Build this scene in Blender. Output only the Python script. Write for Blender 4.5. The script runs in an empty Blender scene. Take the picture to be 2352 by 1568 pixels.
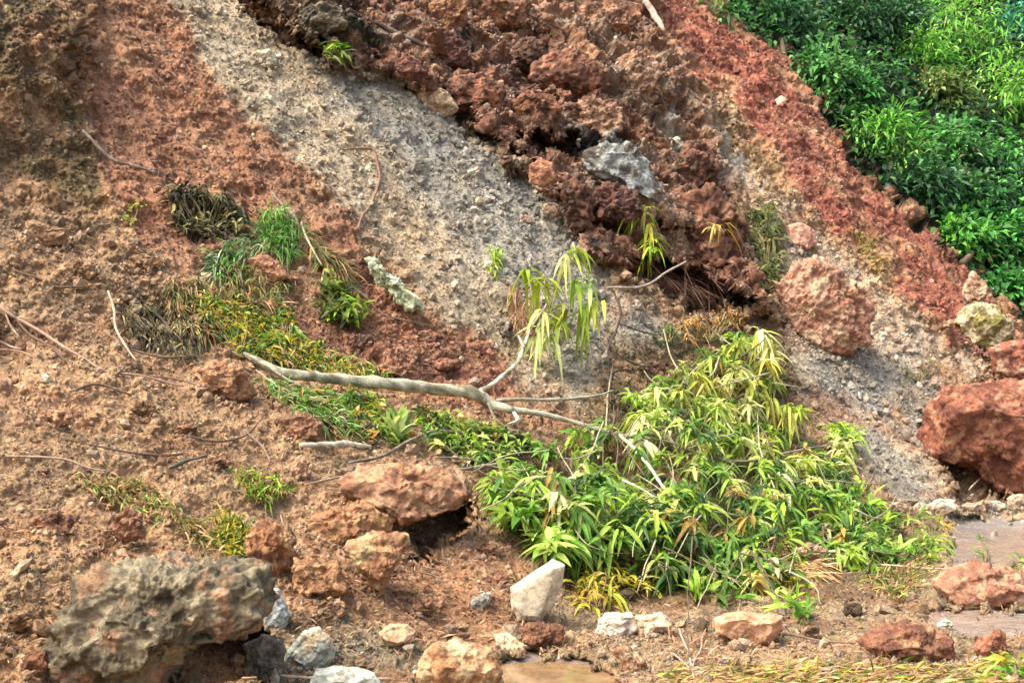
import bpy, bmesh, math
import numpy as np
rng = np.random.default_rng(7)
R = math.radians
scene = bpy.context.scene
COL = scene.collection

# ------------------------------------------------------------------ camera, sky, sun
F = 1236.0                      # focal length in pixels of the 1024 wide picture
CAMZ = 1.6
cam = bpy.data.cameras.new("camera")
cam.sensor_width = 36.0
cam.lens = 36.0 * F / 1024.0
cam.clip_start = 0.05
cam.clip_end = 3000
camo = bpy.data.objects.new("camera", cam)
camo.location = (0, 0, CAMZ)
camo.rotation_euler = (R(90), 0, 0)
COL.objects.link(camo)
scene.camera = camo

SUN = np.array([-0.50, -0.20, 0.84]); SUN /= np.linalg.norm(SUN)
elev = math.asin(SUN[2]); azi = math.atan2(SUN[0], SUN[1])
w = bpy.data.worlds.new("World"); scene.world = w; w.use_nodes = True
nt = w.node_tree; nt.nodes.clear()
sky = nt.nodes.new("ShaderNodeTexSky"); sky.sky_type = 'NISHITA'; sky.sun_disc = False
sky.sun_elevation = elev; sky.sun_rotation = azi % (2 * math.pi)
sky.air_density = 1.0; sky.dust_density = 7.0
bg = nt.nodes.new("ShaderNodeBackground"); bg.inputs[1].default_value = 0.15
ow = nt.nodes.new("ShaderNodeOutputWorld")
nt.links.new(sky.outputs[0], bg.inputs[0]); nt.links.new(bg.outputs[0], ow.inputs[0])
sl = bpy.data.lights.new("sun", 'SUN'); sl.energy = 1.3; sl.angle = R(24); sl.color = (1.0, 0.95, 0.88)
so = bpy.data.objects.new("sun", sl); COL.objects.link(so)
from mathutils import Vector
so.rotation_euler = Vector((SUN[0], SUN[1], SUN[2])).to_track_quat('Z', 'Y').to_euler()
vs = scene.view_settings
vs.view_transform = 'Standard'; vs.look = 'None'; vs.gamma = 1.0; vs.exposure = 1.50
scene.cycles.max_bounces = 5
scene.cycles.transparent_max_bounces = 4

# ------------------------------------------------------------------ noise
def _hash(ix, iy, iz, seed):
    h = (ix.astype(np.uint32) * np.uint32(374761393) + iy.astype(np.uint32) * np.uint32(668265263)
         + iz.astype(np.uint32) * np.uint32(2147483647) + np.uint32((seed * 1013904223) & 0xffffffff))
    h = (h ^ (h >> np.uint32(13))) * np.uint32(1274126177)
    h = (h ^ (h >> np.uint32(16))) * np.uint32(2246822519)
    return h ^ (h >> np.uint32(15))
_G = rng.normal(size=(256, 3)); _G /= np.linalg.norm(_G, axis=1)[:, None]; _G = _G.astype(np.float32)
def perlin(P, seed=0):
    P = np.asarray(P, dtype=np.float32); I = np.floor(P).astype(np.int64); f = P - I
    u = f * f * f * (f * (f * 6 - 15) + 10); out = np.zeros(len(P), np.float32)
    for dx in (0, 1):
        for dy in (0, 1):
            for dz in (0, 1):
                g = _G[_hash(I[:, 0] + dx, I[:, 1] + dy, I[:, 2] + dz, seed) & np.uint32(255)]
                d = (g[:, 0] * (f[:, 0] - dx) + g[:, 1] * (f[:, 1] - dy) + g[:, 2] * (f[:, 2] - dz))
                wx = u[:, 0] if dx else 1 - u[:, 0]; wy = u[:, 1] if dy else 1 - u[:, 1]; wz = u[:, 2] if dz else 1 - u[:, 2]
                out += d * wx * wy * wz
    return out * 1.6
def fbm(P, octv=4, seed=0, gain=0.5):
    a = 1.0; o = 0.0; s = 1.0
    for k in range(octv):
        o = o + a * perlin(P * s, seed + k * 17); a *= gain; s *= 2.03
    return o
def ridge(P, octv=3, seed=0):
    a = 1.0; o = 0.0; s = 1.0
    for k in range(octv):
        o = o + a * (1 - 2 * np.abs(perlin(P * s, seed + k * 31))); a *= 0.55; s *= 2.1
    return o - 0.6
def worley(P, seed=0):
    P = np.asarray(P, dtype=np.float32); I = np.floor(P).astype(np.int64)
    d1 = np.full(len(P), 9.0, np.float32); cid = np.zeros(len(P), np.float32)
    for dx in (-1, 0, 1):
        for dy in (-1, 0, 1):
            for dz in (-1, 0, 1):
                h = _hash(I[:, 0] + dx, I[:, 1] + dy, I[:, 2] + dz, seed)
                jx = (h & np.uint32(1023)).astype(np.float32) / 1023; jy = ((h >> np.uint32(10)) & np.uint32(1023)).astype(np.float32) / 1023
                jz = ((h >> np.uint32(20)) & np.uint32(1023)).astype(np.float32) / 1023
                d = (I[:, 0] + dx + jx - P[:, 0]) ** 2 + (I[:, 1] + dy + jy - P[:, 1]) ** 2 + (I[:, 2] + dz + jz - P[:, 2]) ** 2
                m = d < d1; d1 = np.where(m, d, d1); cid = np.where(m, jx, cid)
    return np.sqrt(d1), cid

def blocks(P, scale, seed, warp=.35, edge=.28):
    """broken lumps: flat-ish tops of different heights with narrow gaps between them"""
    q = P * scale; q = q + warp * np.stack([fbm(q * 1.3 + 11.0 * k_, 3, seed + k_, .6) for k_ in range(3)], 1)
    w_, c_ = worley(q, seed); return (.25 + c_) * sstep((.66 - w_) / edge * .7) - .45, w_, c_
def lin(c):
    c = np.asarray(c, float) / 255.0
    return np.where(c <= 0.04045, c / 12.92, ((c + 0.055) / 1.055) ** 2.4)

# ------------------------------------------------------------------ survey units: V = 2352 wide plan of what is seen from the camera; K turns it to picture px
K = 1024 / 2352.0
def inpoly_dist(u, v, poly):
    """signed distance (positive inside), flat arrays"""
    poly = np.asarray(poly, float); n = len(poly); ins = np.zeros(u.shape, bool); dmin = np.full(u.shape, 1e18)
    for i in range(n):
        x0, y0 = poly[i]; x1, y1 = poly[(i + 1) % n]
        ex, ey = x1 - x0, y1 - y0
        t = np.clip(((u - x0) * ex + (v - y0) * ey) / (ex * ex + ey * ey + 1e-9), 0, 1)
        dmin = np.minimum(dmin, (u - x0 - t * ex) ** 2 + (v - y0 - t * ey) ** 2)
        if y0 != y1:
            c = ((y0 > v) != (y1 > v)) & (u < (x1 - x0) * (v - y0) / (y1 - y0) + x0); ins ^= c
    return np.where(ins, 1, -1) * np.sqrt(dmin)
def sstep(x): x = np.clip(x, 0, 1); return x * x * (3 - 2 * x)

# ------------------------------------------------------------------ ground form
def axis(lo, a, b, hi, fine, coarse):
    return np.unique(np.concatenate([np.arange(lo, a, coarse), np.arange(a, b, fine), np.arange(b, hi + 1, coarse)]))
US = axis(-900, -60, 2412, 3300, 2.1, 12.0)
VS = axis(-620, -50, 1618, 2300, 2.1, 12.0)
UU, VV = np.meshgrid(US, VS)
u = UU.ravel(); v = VV.ravel(); nv, nu = UU.shape

def base_Y(u, v):
    s = (u * K - 512) / F; t = (341 - v * K) / F
    slope = 8.58 / np.maximum(0.8 - t - 0.6 * s, 0.13)
    mound = 3.93 / np.maximum(0.35 - t - 0.35 * s, 0.13)
    road = np.where(t < -0.02, (CAMZ - 0.03) / np.maximum(-t, 0.02), 90)
    k = 0.16
    m = np.minimum(np.minimum(slope, mound), road)
    return m - k * np.log(np.exp(-(slope - m) / k) + np.exp(-(mound - m) / k) + np.exp(-(road - m) / k))

POLY = dict(
 bank=[(-900,-620),(180,-620),(190,200),(250,440),(180,520),(60,480),(-900,430)],
 redleft=[(180,-620),(330,-50),(420,60),(520,220),(640,330),(760,460),(840,540),(800,620),(560,600),(420,640),(330,560),(250,440),(200,250)],
 chute=[(250,-620),(500,-620),(560,20),(640,90),(760,150),(860,160),(960,200),(1060,260),(1110,310),(1230,400),(1290,470),(1330,540),(1380,640),(1390,760),(1420,960),(1200,880),(1120,770),(980,720),(930,600),(850,560),(780,460),(640,330),(520,220),(420,60),(350,-50)],
 grey=[(700,140),(880,160),(1100,310),(1290,480),(1400,660),(1560,760),(1560,830),(1430,960),(1300,860),(1200,700),(1060,560),(930,400),(800,260)],
 outcrop=[(540,-620),(1500,-620),(1530,80),(1640,260),(1690,420),(1720,600),(1800,720),(1600,700),(1480,650),(1330,560),(1290,470),(1200,390),(1110,310),(1040,230),(960,190),(870,150),(760,150),(640,90),(560,20)],
 outtop=[(900,-620),(1500,-620),(1530,80),(1600,220),(1400,200),(1200,120),(1000,60)],
 outdark=[(540,-30),(820,0),(880,110),(800,140),(640,90)],
 sheen=[(1330,320),(1300,260),(1330,250),(1400,320),(1480,360),(1540,460),(1500,500),(1420,450),(1360,470),(1330,400)],
 paleclay=[(1340,330),(1400,315),(1470,350),(1515,430),(1500,460),(1450,440),(1420,400),(1350,385)],
 palestreak=[(1380,150),(1440,170),(1530,290),(1500,300),(1420,230)],
 strip=[(1560,180),(1640,260),(1700,350),(1800,460),(1900,560),(2000,640),(2150,780),(2280,850),(2160,890),(2140,1000),(2120,1160),(1980,1160),(1850,960),(1800,800),(1790,700),(1740,560),(1700,420),(1640,330)],
 palevein=[(1530,230),(1560,230),(1580,330),(1560,350),(1535,290)],
 palevein2=[(1640,290),(1680,300),(1720,400),(1690,420),(1660,350)],
 stripgrey=[(1820,820),(2000,800),(2160,850),(2150,1150),(2000,1150),(1880,980)],
 redright=[(1480,-620),(1680,-620),(1700,40),(1760,80),(1850,160),(1880,260),(2000,420),(2130,520),(2230,620),(2330,760),(2400,860),(2290,860),(2100,700),(1950,560),(1850,470),(1760,330),(1680,230),(1570,130),(1500,0)],
 ochre=[(1950,520),(2010,530),(2060,600),(2030,650),(1970,600)],
 ochre2=[(1710,320),(1770,330),(1790,390),(1750,400)],
 forest=[(1640,-620),(3300,-620),(3300,1000),(2420,800),(2330,740),(2230,620),(2130,520),(2000,420),(1880,260),(1850,160),(1750,80),(1670,20)],
 midred=[(560,600),(840,600),(980,720),(1120,780),(1200,880),(1150,960),(900,900),(700,850),(640,740)],
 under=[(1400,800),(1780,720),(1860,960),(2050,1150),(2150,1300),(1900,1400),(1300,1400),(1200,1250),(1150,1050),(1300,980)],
 orangelow=[(-900,1120),(500,1150),(700,1250),(640,1568),(600,2300),(-900,2300)],
 front=[(900,1150),(1220,1250),(1200,1450),(900,1500),(700,1400)],
 greyrub=[(560,1430),(800,1400),(980,1470),(960,2300),(560,2300)],
 road=[(1100,1500),(1300,1400),(1900,1400),(2100,1320),(2140,1180),(2160,1150),(3300,1130),(3300,2300),(900,2300),(1000,1600)],
 wet2=[(2120,1398),(3300,1410),(3300,1480),(2240,1462),(2150,1440)],
 pool=[(1120,1530),(1200,1503),(1330,1508),(1420,1545),(1480,1700),(1080,1700)],
 wet=[(2180,1185),(3300,1160),(3300,1290),(2190,1285)],
)
wob = np.stack([u * 0.02, v * 0.02, np.zeros_like(u)], 1)
wn = fbm(wob, 3, 5); wn2 = fbm(wob, 3, 55)
uw = u + 26 * wn; vw = v + 26 * wn2
def mask(name, soft, warp=True):
    a, b = (uw, vw) if warp else (u, v)
    p = np.array(POLY[name], float)
    lo = p.min(0) - soft * 2 - 60; hi = p.max(0) + soft * 2 + 60
    sel = (a > lo[0]) & (a < hi[0]) & (b > lo[1]) & (b < hi[1])
    out = np.zeros(u.shape); 
    out[sel] = sstep(0.5 + inpoly_dist(a[sel], b[sel], p) / (2 * soft))
    return out

col = np.tile(lin((174, 130, 96)), (len(u), 1)); amp = np.full(len(u), 1.0); stone = np.full(len(u), 1.0)
def paint(name, c, soft, a=None, st=None, k=1.0, warp=True):
    global col, amp, stone
    m = mask(name, soft, warp) * k; col = col * (1 - m[:, None]) + lin(c) * m[:, None]
    if a is not None: amp = amp * (1 - m) + a * m
    if st is not None: stone = stone * (1 - m) + st * m
paint('bank', (112, 88, 62), 30, 1.0, .5)
paint('orangelow', (186, 138, 96), 80, 1.0, 1.0)
paint('front', (172, 118, 82), 40, .8, 1.3)
paint('greyrub', (150, 128, 106), 30, .9, 1.8)
paint('midred', (160, 98, 72), 25, 1.0, 1.2)
paint('chute', (172, 148, 130), 26, .45, 1.3)
paint('redleft', (166, 106, 78), 26, .75, .5)
paint('grey', (146, 139, 141), 45, .5, 1.6, .9)
paint('outcrop', (126, 74, 58), 12, .85, 1.3)
paint('outtop', (156, 108, 88), 60, .75, 1.3, .8)
paint('outdark', (66, 58, 48), 20, 1.1, 1.5)
paint('sheen', (112, 104, 108), 12, .8, .4, .75)  # wet sheen painted as a grey patch of colour, no gloss
paint('paleclay', (138, 138, 148), 10, 1.3, .5)
paint('palestreak', (178, 160, 148), 14, 1.3, .8, .8)
paint('strip', (186, 156, 140), 18, .55, 1.2)
paint('palevein', (160, 160, 162), 8, 1., .3)
paint('palevein2', (168, 154, 152), 10, .6, .3)
paint('stripgrey', (150, 140, 138), 35, .45, 1.6)
paint('redright', (152, 74, 58), 14, .6, .6)
paint('ochre', (150, 122, 62), 18, .6, .6, .8)
paint('ochre2', (148, 110, 58), 18, .6, .6, .8)
paint('forest', (52, 50, 32), 10, 1.2, 0.0)
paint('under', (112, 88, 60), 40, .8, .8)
paint('road', (160, 128, 98), 30, .6, 2.4)
paint('wet', (166, 150, 142), 10, .12, .3)
paint('wet2', (166, 150, 142), 10, .12, .3)
paint('pool', (150, 120, 84), 10, .1, .1)

Y = base_Y(u, v)
Y += -0.55 * mask('outcrop', 30) - 0.75 * mask('bank', 70) * sstep((430 - v) / 380) + 0.30 * mask('forest', 10) - 0.25 * mask('redright', 60)
def hole(poly, d, soft):
    global Y
    Y = Y + d * sstep(0.5 + inpoly_dist(uw, vw, poly) / (2 * soft))
hole([(1180,318),(1230,296),(1320,312),(1352,340),(1250,356),(1200,350)], 0.9, 9)
hole([(1440,612),(1530,590),(1640,640),(1740,700),(1600,716),(1500,672)], 1.2, 9)
hole([(1380,500),(1430,480),(1560,520),(1640,560),(1700,620),(1600,640),(1440,590)], 0.5, 16)
hole([(1595,470),(1640,460),(1640,540),(1600,530)], 0.5, 12)
hole([(940,205),(985,212),(1000,235),(960,228)], .3, 8)
hole([(270,690),(380,690),(450,800),(330,790)], 0.2, 50)
hole([(-40,740),(50,730),(70,860),(-40,860)], 0.25, 40)
hole([(395,470),(590,440),(560,540),(420,545)], 0.18, 40)
hole([(985,205),(1040,225),(1135,325),(1100,332),(1050,285),(1010,240)], 0.35, 9)
hole([(545,-60),(640,40),(760,110),(740,140),(640,100),(560,30)], 0.6, 12)
hole([(1180,100),(1260,80),(1270,150),(1200,190)], 0.3, 20)
hole([(1000,100),(1080,110),(1070,160),(1000,150)], 0.3, 16)
hole([(1290,430),(1330,470),(1400,520),(1380,560),(1310,520)], 0.4, 14)
hole([(930,1190),(1060,1130),(1090,1190),(1040,1240),(950,1300)], 0.8, 12)
hole([(390,1450),(560,1420),(620,1440),(580,1600),(400,1600)], 0.55, 18)
hole([(2160,1060),(2290,1080),(2330,1150),(2190,1150)], 0.6, 10)
hole([(-900,-620),(-400,-620),(-400,2300),(-900,2300)], -0.5, 150)
Y -= 0.06 * mask('front', 60) 
Y += 0.30 * mask('wet', 14) + 0.22 * mask('wet2', 12) + 0.30 * mask('pool', 10)
Y = np.clip(Y, 2.0, 66)
def to3d(u, v, Y):
    u, v, Y = np.broadcast_arrays(np.asarray(u, float), np.asarray(v, float), np.asarray(Y, float))
    return np.stack([(u * K - 512) / F * Y, Y, CAMZ + (341 - v * K) / F * Y], -1)
P = to3d(u, v, Y)
G = P.reshape(nv, nu, 3)
du = np.gradient(G, axis=1); dv = np.gradient(G, axis=0)
N = np.cross(dv, du); N /= (np.linalg.norm(N, axis=2)[:, :, None] + 1e-9); N = N.reshape(-1, 3)
N[N[:, 1] > 0] *= -1
# displacement
fine = (u > -80) & (u < 2430) & (v > -70) & (v < 1640)
d = 0.15 * fbm(P * 0.8, 2, 3) + 0.09 * ridge(P * 1.9, 2, 9)
mo = mask('outcrop', 20)
def tint(c, nz, k):
    global col
    k = (sstep(nz) * k)[:, None]; col = col * (1 - k) + lin(c) * k
tint((176, 122, 92), .5 + 1.6 * fbm(P * 1.4, 3, 140), .55 * mo)
tint((104, 64, 60), .1 + 1.8 * fbm(P * 1.1, 3, 150), .6 * mo)
tint((150, 126, 116), -.15 + 1.8 * fbm(P * 2.0, 3, 160), .6 * mo)
mb = mask('bank', 30)
tint((160, 116, 84), .4 + 1.6 * fbm(P * 1.8, 3, 170), .5 * mb)
tint((104, 94, 58), .0 + 1.6 * fbm(P * 1.5, 3, 180), .6 * mb)
tint((196, 142, 104), .0 + 1.5 * fbm(P * 1.2, 3, 190), .6 * (1 - mo) * (1 - mask('forest', 10)) * (1 - mask('chute', 26)))
tint((142, 88, 62), -.1 + 1.5 * fbm(P * 1.6, 3, 200), .6 * (1 - mo) * (1 - mask('forest', 10)) * (1 - mask('chute', 26)))
tint((214, 180, 146), -.8 + 2.4 * perlin(P * 26, 210), .55 * (1 - mask('forest', 10)))
tint((222, 196, 166), -1.0 + 2.4 * perlin(P * 48, 211), .6 * (1 - mask('forest', 10)))
b1, w1, c1 = blocks(P, 2.3, 3); b2, w2, c2 = blocks(P, 6.5, 4)
fd = np.array([.6, -.8, -1.0]); fd /= np.linalg.norm(fd); nn_ = np.array([.6, -.8, 1.0]); nn_ /= np.linalg.norm(nn_); cd = np.cross(nn_, fd)
ST = np.stack([P @ fd * .9, P @ cd * 6.0, P @ nn_ * 3.0], 1)
flow = np.clip(mask('redleft', 30) + mask('redright', 20) + mask('chute', 30) + .7 * mask('bank', 30) + .7 * mask('strip', 20), 0, 1)
rills = fbm(ST, 3, 500) 
d *= .55 + .2 * mo
d += flow * (.035 * rills + .012 * fbm(ST * 3.3, 2, 510))
bb, wb, cb = blocks(P, 1.15, 33, .5, .5)
d += mo * (.06 * bb + .14 * fbm(P * .95, 3, 35) + .07 * ridge(P * 2.2, 2, 36)) + 0.045 * b1 * (1 + 1.2 * mo) + 0.024 * b2
f1 = np.zeros(len(P), np.float32)
Pf = P[fine]
b3, w3, c3 = blocks(Pf, 17.0, 6, .3); b4, w4, c4 = blocks(Pf, 38.0, 8, .3)
f1[fine] = 0.030 * perlin(Pf * 5, 21) + 0.018 * perlin(Pf * 13, 22) + 0.018 * b3 + 0.012 * b4 + 0.009 * perlin(Pf * 50, 23)
col = col * (1 + .16 * flow * rills)[:, None]
far = np.clip(Y / 9.0, .8, 2.0)
d = (d + f1) * amp * far
ray = P - np.array([0, 0, CAMZ]); ray /= np.linalg.norm(ray, axis=1)[:, None]
Dn = N - ray * 1.0; Dn /= np.linalg.norm(Dn, axis=1)[:, None]
P = P + Dn * d[:, None]
# albedo variation belonging to the soil itself: mineral patches and streaks running down the fall line
Q = P @ np.array([[.55, .2, .2], [.45, .9, -.3], [-.70, .3, 1.0]]).T
var = 0.16 * fbm(P * 1.3, 3, 40) + 0.14 * fbm(Q * 3.0, 2, 44) + 0.10 * perlin(P * 16, 46)
hue = fbm(P * 1.7, 3, 50)
col = col * (1 + var)[:, None]
col[:, 0] *= 1 + 0.10 * hue; col[:, 2] *= 1 - 0.14 * hue
cm = ((c2 - .5) * 0.28)[:, None] * (w2 < .45)[:, None]
col = col * (1 + cm)
def weather(c):
    l = (c @ np.array([.35, .5, .15]))[:, None]; return np.clip(l + (c - l) * .74, .01, .78) * np.array([1.0, 1.03, .82])
col = weather(col)
GY = Y.reshape(nv, nu); GP = P.reshape(nv, nu, 3); GC = col.reshape(nv, nu, 3); GS = stone.reshape(nv, nu)
GN = N.reshape(nv, nu, 3)
def idx(uu, vv):
    i = np.clip(np.searchsorted(US, uu), 0, nu - 1); j = np.clip(np.searchsorted(VS, vv), 0, nv - 1); return j, i
def gy(uu, vv):
    j, i = idx(uu, vv); return GP[j, i, 1]
def pt(uu, vv, front=0.0):
    """point on the ground seen at plan position, moved `front` metres off the ground towards the viewer"""
    uu = np.asarray(uu, float); vv = np.asarray(vv, float)
    return to3d(uu, vv, gy(uu, vv) - front)

# ------------------------------------------------------------------ materials
def earth_mat(name, rough=0.9, bump=0.5, scale=60.0, spec=0.25, bdist=0.02, attr=True, c=(.4, .3, .2)):
    m = bpy.data.materials.new(name); m.use_nodes = True; n = m.node_tree; L = n.links; b = n.nodes['Principled BSDF']
    tc = n.nodes.new('ShaderNodeNewGeometry')
    if attr:
        at = n.nodes.new('ShaderNodeAttribute'); at.attribute_name = 'Col'; src = at.outputs['Color']
    else:
        rgb = n.nodes.new('ShaderNodeRGB'); rgb.outputs[0].default_value = (*c, 1); src = rgb.outputs[0]
    n1 = n.nodes.new('ShaderNodeTexNoise'); n1.inputs['Scale'].default_value = scale; n1.inputs['Detail'].default_value = 6; n1.inputs['Roughness'].default_value = .7
    n2 = n.nodes.new('ShaderNodeTexNoise'); n2.inputs['Scale'].default_value = scale * .22; n2.inputs['Detail'].default_value = 4
    for q in (n1, n2): L.new(tc.outputs['Position'], q.inputs['Vector'])
    mr = n.nodes.new('ShaderNodeMapRange'); mr.inputs['From Min'].default_value = .3; mr.inputs['From Max'].default_value = .7
    mr.inputs['To Min'].default_value = .55; mr.inputs['To Max'].default_value = 1.45; L.new(n1.outputs[0], mr.inputs[0])
    mr2 = n.nodes.new('ShaderNodeMapRange'); mr2.inputs['From Min'].default_value = .3; mr2.inputs['From Max'].default_value = .7
    mr2.inputs['To Min'].default_value = .8; mr2.inputs['To Max'].default_value = 1.2; L.new(n2.outputs[0], mr2.inputs[0])
    mu = n.nodes.new('ShaderNodeMath'); mu.operation = 'MULTIPLY'; L.new(mr.outputs[0], mu.inputs[0]); L.new(mr2.outputs[0], mu.inputs[1])
    vm = n.nodes.new('ShaderNodeVectorMath'); vm.operation = 'SCALE'; L.new(src, vm.inputs[0]); L.new(mu.outputs[0], vm.inputs['Scale'])
    L.new(vm.outputs[0], b.inputs['Base Color'])
    ad = n.nodes.new('ShaderNodeMath'); ad.operation = 'ADD'; L.new(n1.outputs[0], ad.inputs[0]); L.new(n2.outputs[0], ad.inputs[1])
    bp = n.nodes.new('ShaderNodeBump'); bp.inputs['Strength'].default_value = bump; bp.inputs['Distance'].default_value = bdist
    L.new(ad.outputs[0], bp.inputs['Height']); L.new(bp.outputs[0], b.inputs['Normal'])
    b.inputs['Roughness'].default_value = rough; b.inputs['Specular IOR Level'].default_value = spec
    return m
def leaf_mat(name, trans=.35, rough=.42):
    m = bpy.data.materials.new(name); m.use_nodes = True; n = m.node_tree; L = n.links; b = n.nodes['Principled BSDF']
    at = n.nodes.new('ShaderNodeAttribute'); at.attribute_name = 'Col'
    g = n.nodes.new('ShaderNodeNewGeometry'); nz = n.nodes.new('ShaderNodeTexNoise'); nz.inputs['Scale'].default_value = 25; L.new(g.outputs['Position'], nz.inputs['Vector'])
    mr = n.nodes.new('ShaderNodeMapRange'); mr.inputs['To Min'].default_value = .7; mr.inputs['To Max'].default_value = 1.3; L.new(nz.outputs[0], mr.inputs[0])
    vm = n.nodes.new('ShaderNodeVectorMath'); vm.operation = 'SCALE'; L.new(at.outputs['Color'], vm.inputs[0]); L.new(mr.outputs[0], vm.inputs['Scale'])
    L.new(vm.outputs[0], b.inputs['Base Color']); b.inputs['Roughness'].default_value = rough; b.inputs['Specular IOR Level'].default_value = .4
    tr = n.nodes.new('ShaderNodeBsdfTranslucent'); L.new(vm.outputs[0], tr.inputs['Color'])
    mx = n.nodes.new('ShaderNodeMixShader'); mx.inputs[0].default_value = trans
    L.new(b.outputs[0], mx.inputs[1]); L.new(tr.outputs[0], mx.inputs[2]); L.new(mx.outputs[0], n.nodes['Material Output'].inputs['Surface'])
    return m
M_SOIL = earth_mat('soil', .92, 1.0, 48, .2, .035)
M_ROCK = earth_mat('rock', .8, .9, 42, .3, .035)
M_SMOOTH = earth_mat('smooth_stone', .65, .5, 30, .3, .015)
M_BARK = earth_mat('bark', .85, .6, 70, .2, .01)
M_LEAF = leaf_mat('leaf', .4, .55); M_FOREST = leaf_mat('forest_leaf', .35, .5); M_DRY = leaf_mat('dry_plant', .15, .8)

# ------------------------------------------------------------------ mesh helpers
def link_mesh(name, verts, faces, mat, colr=None, parent=None, smooth=True, origin=None):
    """faces: (n,k) int array, or list of such arrays"""
    verts = np.asarray(verts, np.float32)
    if origin is not None: verts = verts - np.asarray(origin, np.float32)
    me = bpy.data.meshes.new(name)
    fl = faces if isinstance(faces, list) else [faces]
    fl = [np.asarray(f, np.int32) for f in fl if len(f)]
    me.vertices.add(len(verts)); me.vertices.foreach_set('co', verts.ravel())
    tot = sum(f.size for f in fl); me.loops.add(tot); me.loops.foreach_set('vertex_index', np.concatenate([f.ravel() for f in fl]))
    sizes = np.concatenate([np.full(len(f), f.shape[1], np.int32) for f in fl]); starts = np.concatenate([[0], np.cumsum(sizes)[:-1]]).astype(np.int32)
    me.polygons.add(len(sizes)); me.polygons.foreach_set('loop_start', starts); me.polygons.foreach_set('loop_total', sizes)
    me.polygons.foreach_set('use_smooth', np.full(len(sizes), smooth, bool))
    me.update(calc_edges=True)
    if colr is not None:
        a = me.color_attributes.new('Col', 'FLOAT_COLOR', 'POINT'); c4 = np.ones((len(verts), 4), np.float32); c4[:, :3] = np.clip(colr, 0, 1); a.data.foreach_set('color', c4.ravel())
    me.materials.append(mat)
    o = bpy.data.objects.new(name, me); COL.objects.link(o)
    if parent is not None: o.parent = parent
    if origin is not None and parent is None: o.location = tuple(float(x) for x in origin)
    return o
def tag(o, label=None, cat=None, group=None, kind=None):
    for k_, x in (('label', label), ('category', cat), ('group', group), ('kind', kind)):
        if x: o[k_] = x
    return o
def empty(name, loc):
    o = bpy.data.objects.new(name, None); COL.objects.link(o); o.location = tuple(float(x) for x in loc); o.empty_display_size = .1; return o

# ------------------------------------------------------------------ the setting
ii = np.arange(nv * nu).reshape(nv, nu)
quads = np.stack([ii[:-1, :-1], ii[1:, :-1], ii[1:, 1:], ii[:-1, 1:]], -1).reshape(-1, 4)
tag(link_mesh('hillside', P, quads, M_SOIL, col), kind='structure')

gm = earth_mat('far_ground', .95, .3, 6, .1, .05, False, (.16, .11, .06))
r = 900.0
tag(link_mesh('ground', [(-r, -r, -1.2), (r, -r, -1.2), (r, r, -1.2), (-r, r, -1.2)], np.array([[0, 1, 2, 3]]), gm), kind='structure')

# road: muddy wet slab, one gently uneven sheet
xs = np.linspace(-1.0, 9, 160); ys = np.linspace(2.0, 13.2, 200); X, Yg = np.meshgrid(xs, ys)
RP = np.stack([X.ravel(), Yg.ravel(), np.zeros(X.size)], 1); RP[:, 2] = 0.004 + 0.006 * fbm(RP * 1.2, 2, 91)
rc = np.tile(lin((128, 122, 116)), (len(RP), 1)) * (1 + .2 * fbm(RP * 1.5, 3, 92))[:, None]
mudk = sstep(.5 + 1.2 * fbm(RP * np.array([.7, 1.8, 1]), 3, 93))[:, None]; rc = rc * (1 - .55 * mudk) + lin((150, 120, 88)) * .55 * mudk
rii = np.arange(len(RP)).reshape(200, 160)
M_ROAD = earth_mat('wet_road', .24, .35, 30, .5, .01)
tag(link_mesh('road', RP, np.stack([rii[:-1, :-1], rii[:-1, 1:], rii[1:, 1:], rii[1:, :-1]], -1).reshape(-1, 4), M_ROAD, rc), kind='structure')
# puddle of muddy water in front
th = np.linspace(0, 2 * np.pi, 64, endpoint=False)
rad = 1 + .18 * np.sin(3 * th + 1) + .1 * np.sin(5 * th)
pc = np.array([0.27, 5.60, 0.012]); pv = np.stack([pc[0] + .62 * rad * np.cos(th), pc[1] + .52 * rad * np.sin(th), np.full(64, pc[2])], 1)
pv = np.vstack([pc, pv]); pf = np.array([[0, 1 + i, 1 + (i + 1) % 64] for i in range(64)])
M_PUD = earth_mat('muddy_water', .06, .05, 9, .6, .01)
tag(link_mesh('puddle', pv, pf, M_PUD, np.tile(lin((132, 106, 76)), (65, 1))), kind='structure')

# ------------------------------------------------------------------ rocks
_ico = {}; ROCKS = []
def ico(level):
    if level not in _ico:
        b = bmesh.new(); bmesh.ops.create_icosphere(b, subdivisions=level, radius=1.0)
        _ico[level] = (np.array([x.co[:] for x in b.verts]), np.array([[q.index for q in f.verts] for f in b.faces])); b.free()
    return _ico[level]
def polar_radius(poly, c, th):
    """distance from c to outline at angle th (plan y is down)"""
    p = np.asarray(poly, float) - c; ang = np.linspace(-np.pi, np.pi, 361); rr = np.zeros(361)
    for a_i, a in enumerate(ang):
        dx, dy = math.cos(a), -math.sin(a); best = 0
        for i in range(len(p)):
            x0, y0 = p[i]; x1, y1 = p[(i + 1) % len(p)]; ex, ey = x1 - x0, y1 - y0
            den = dx * ey - dy * ex
            if abs(den) < 1e-9: continue
            t = (x0 * ey - y0 * ex) / den; s_ = (x0 * dy - y0 * dx) / den
            if t > 0 and -1e-6 <= s_ <= 1 + 1e-6: best = max(best, t)
        rr[a_i] = best
    return np.interp(th, ang, rr)
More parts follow.
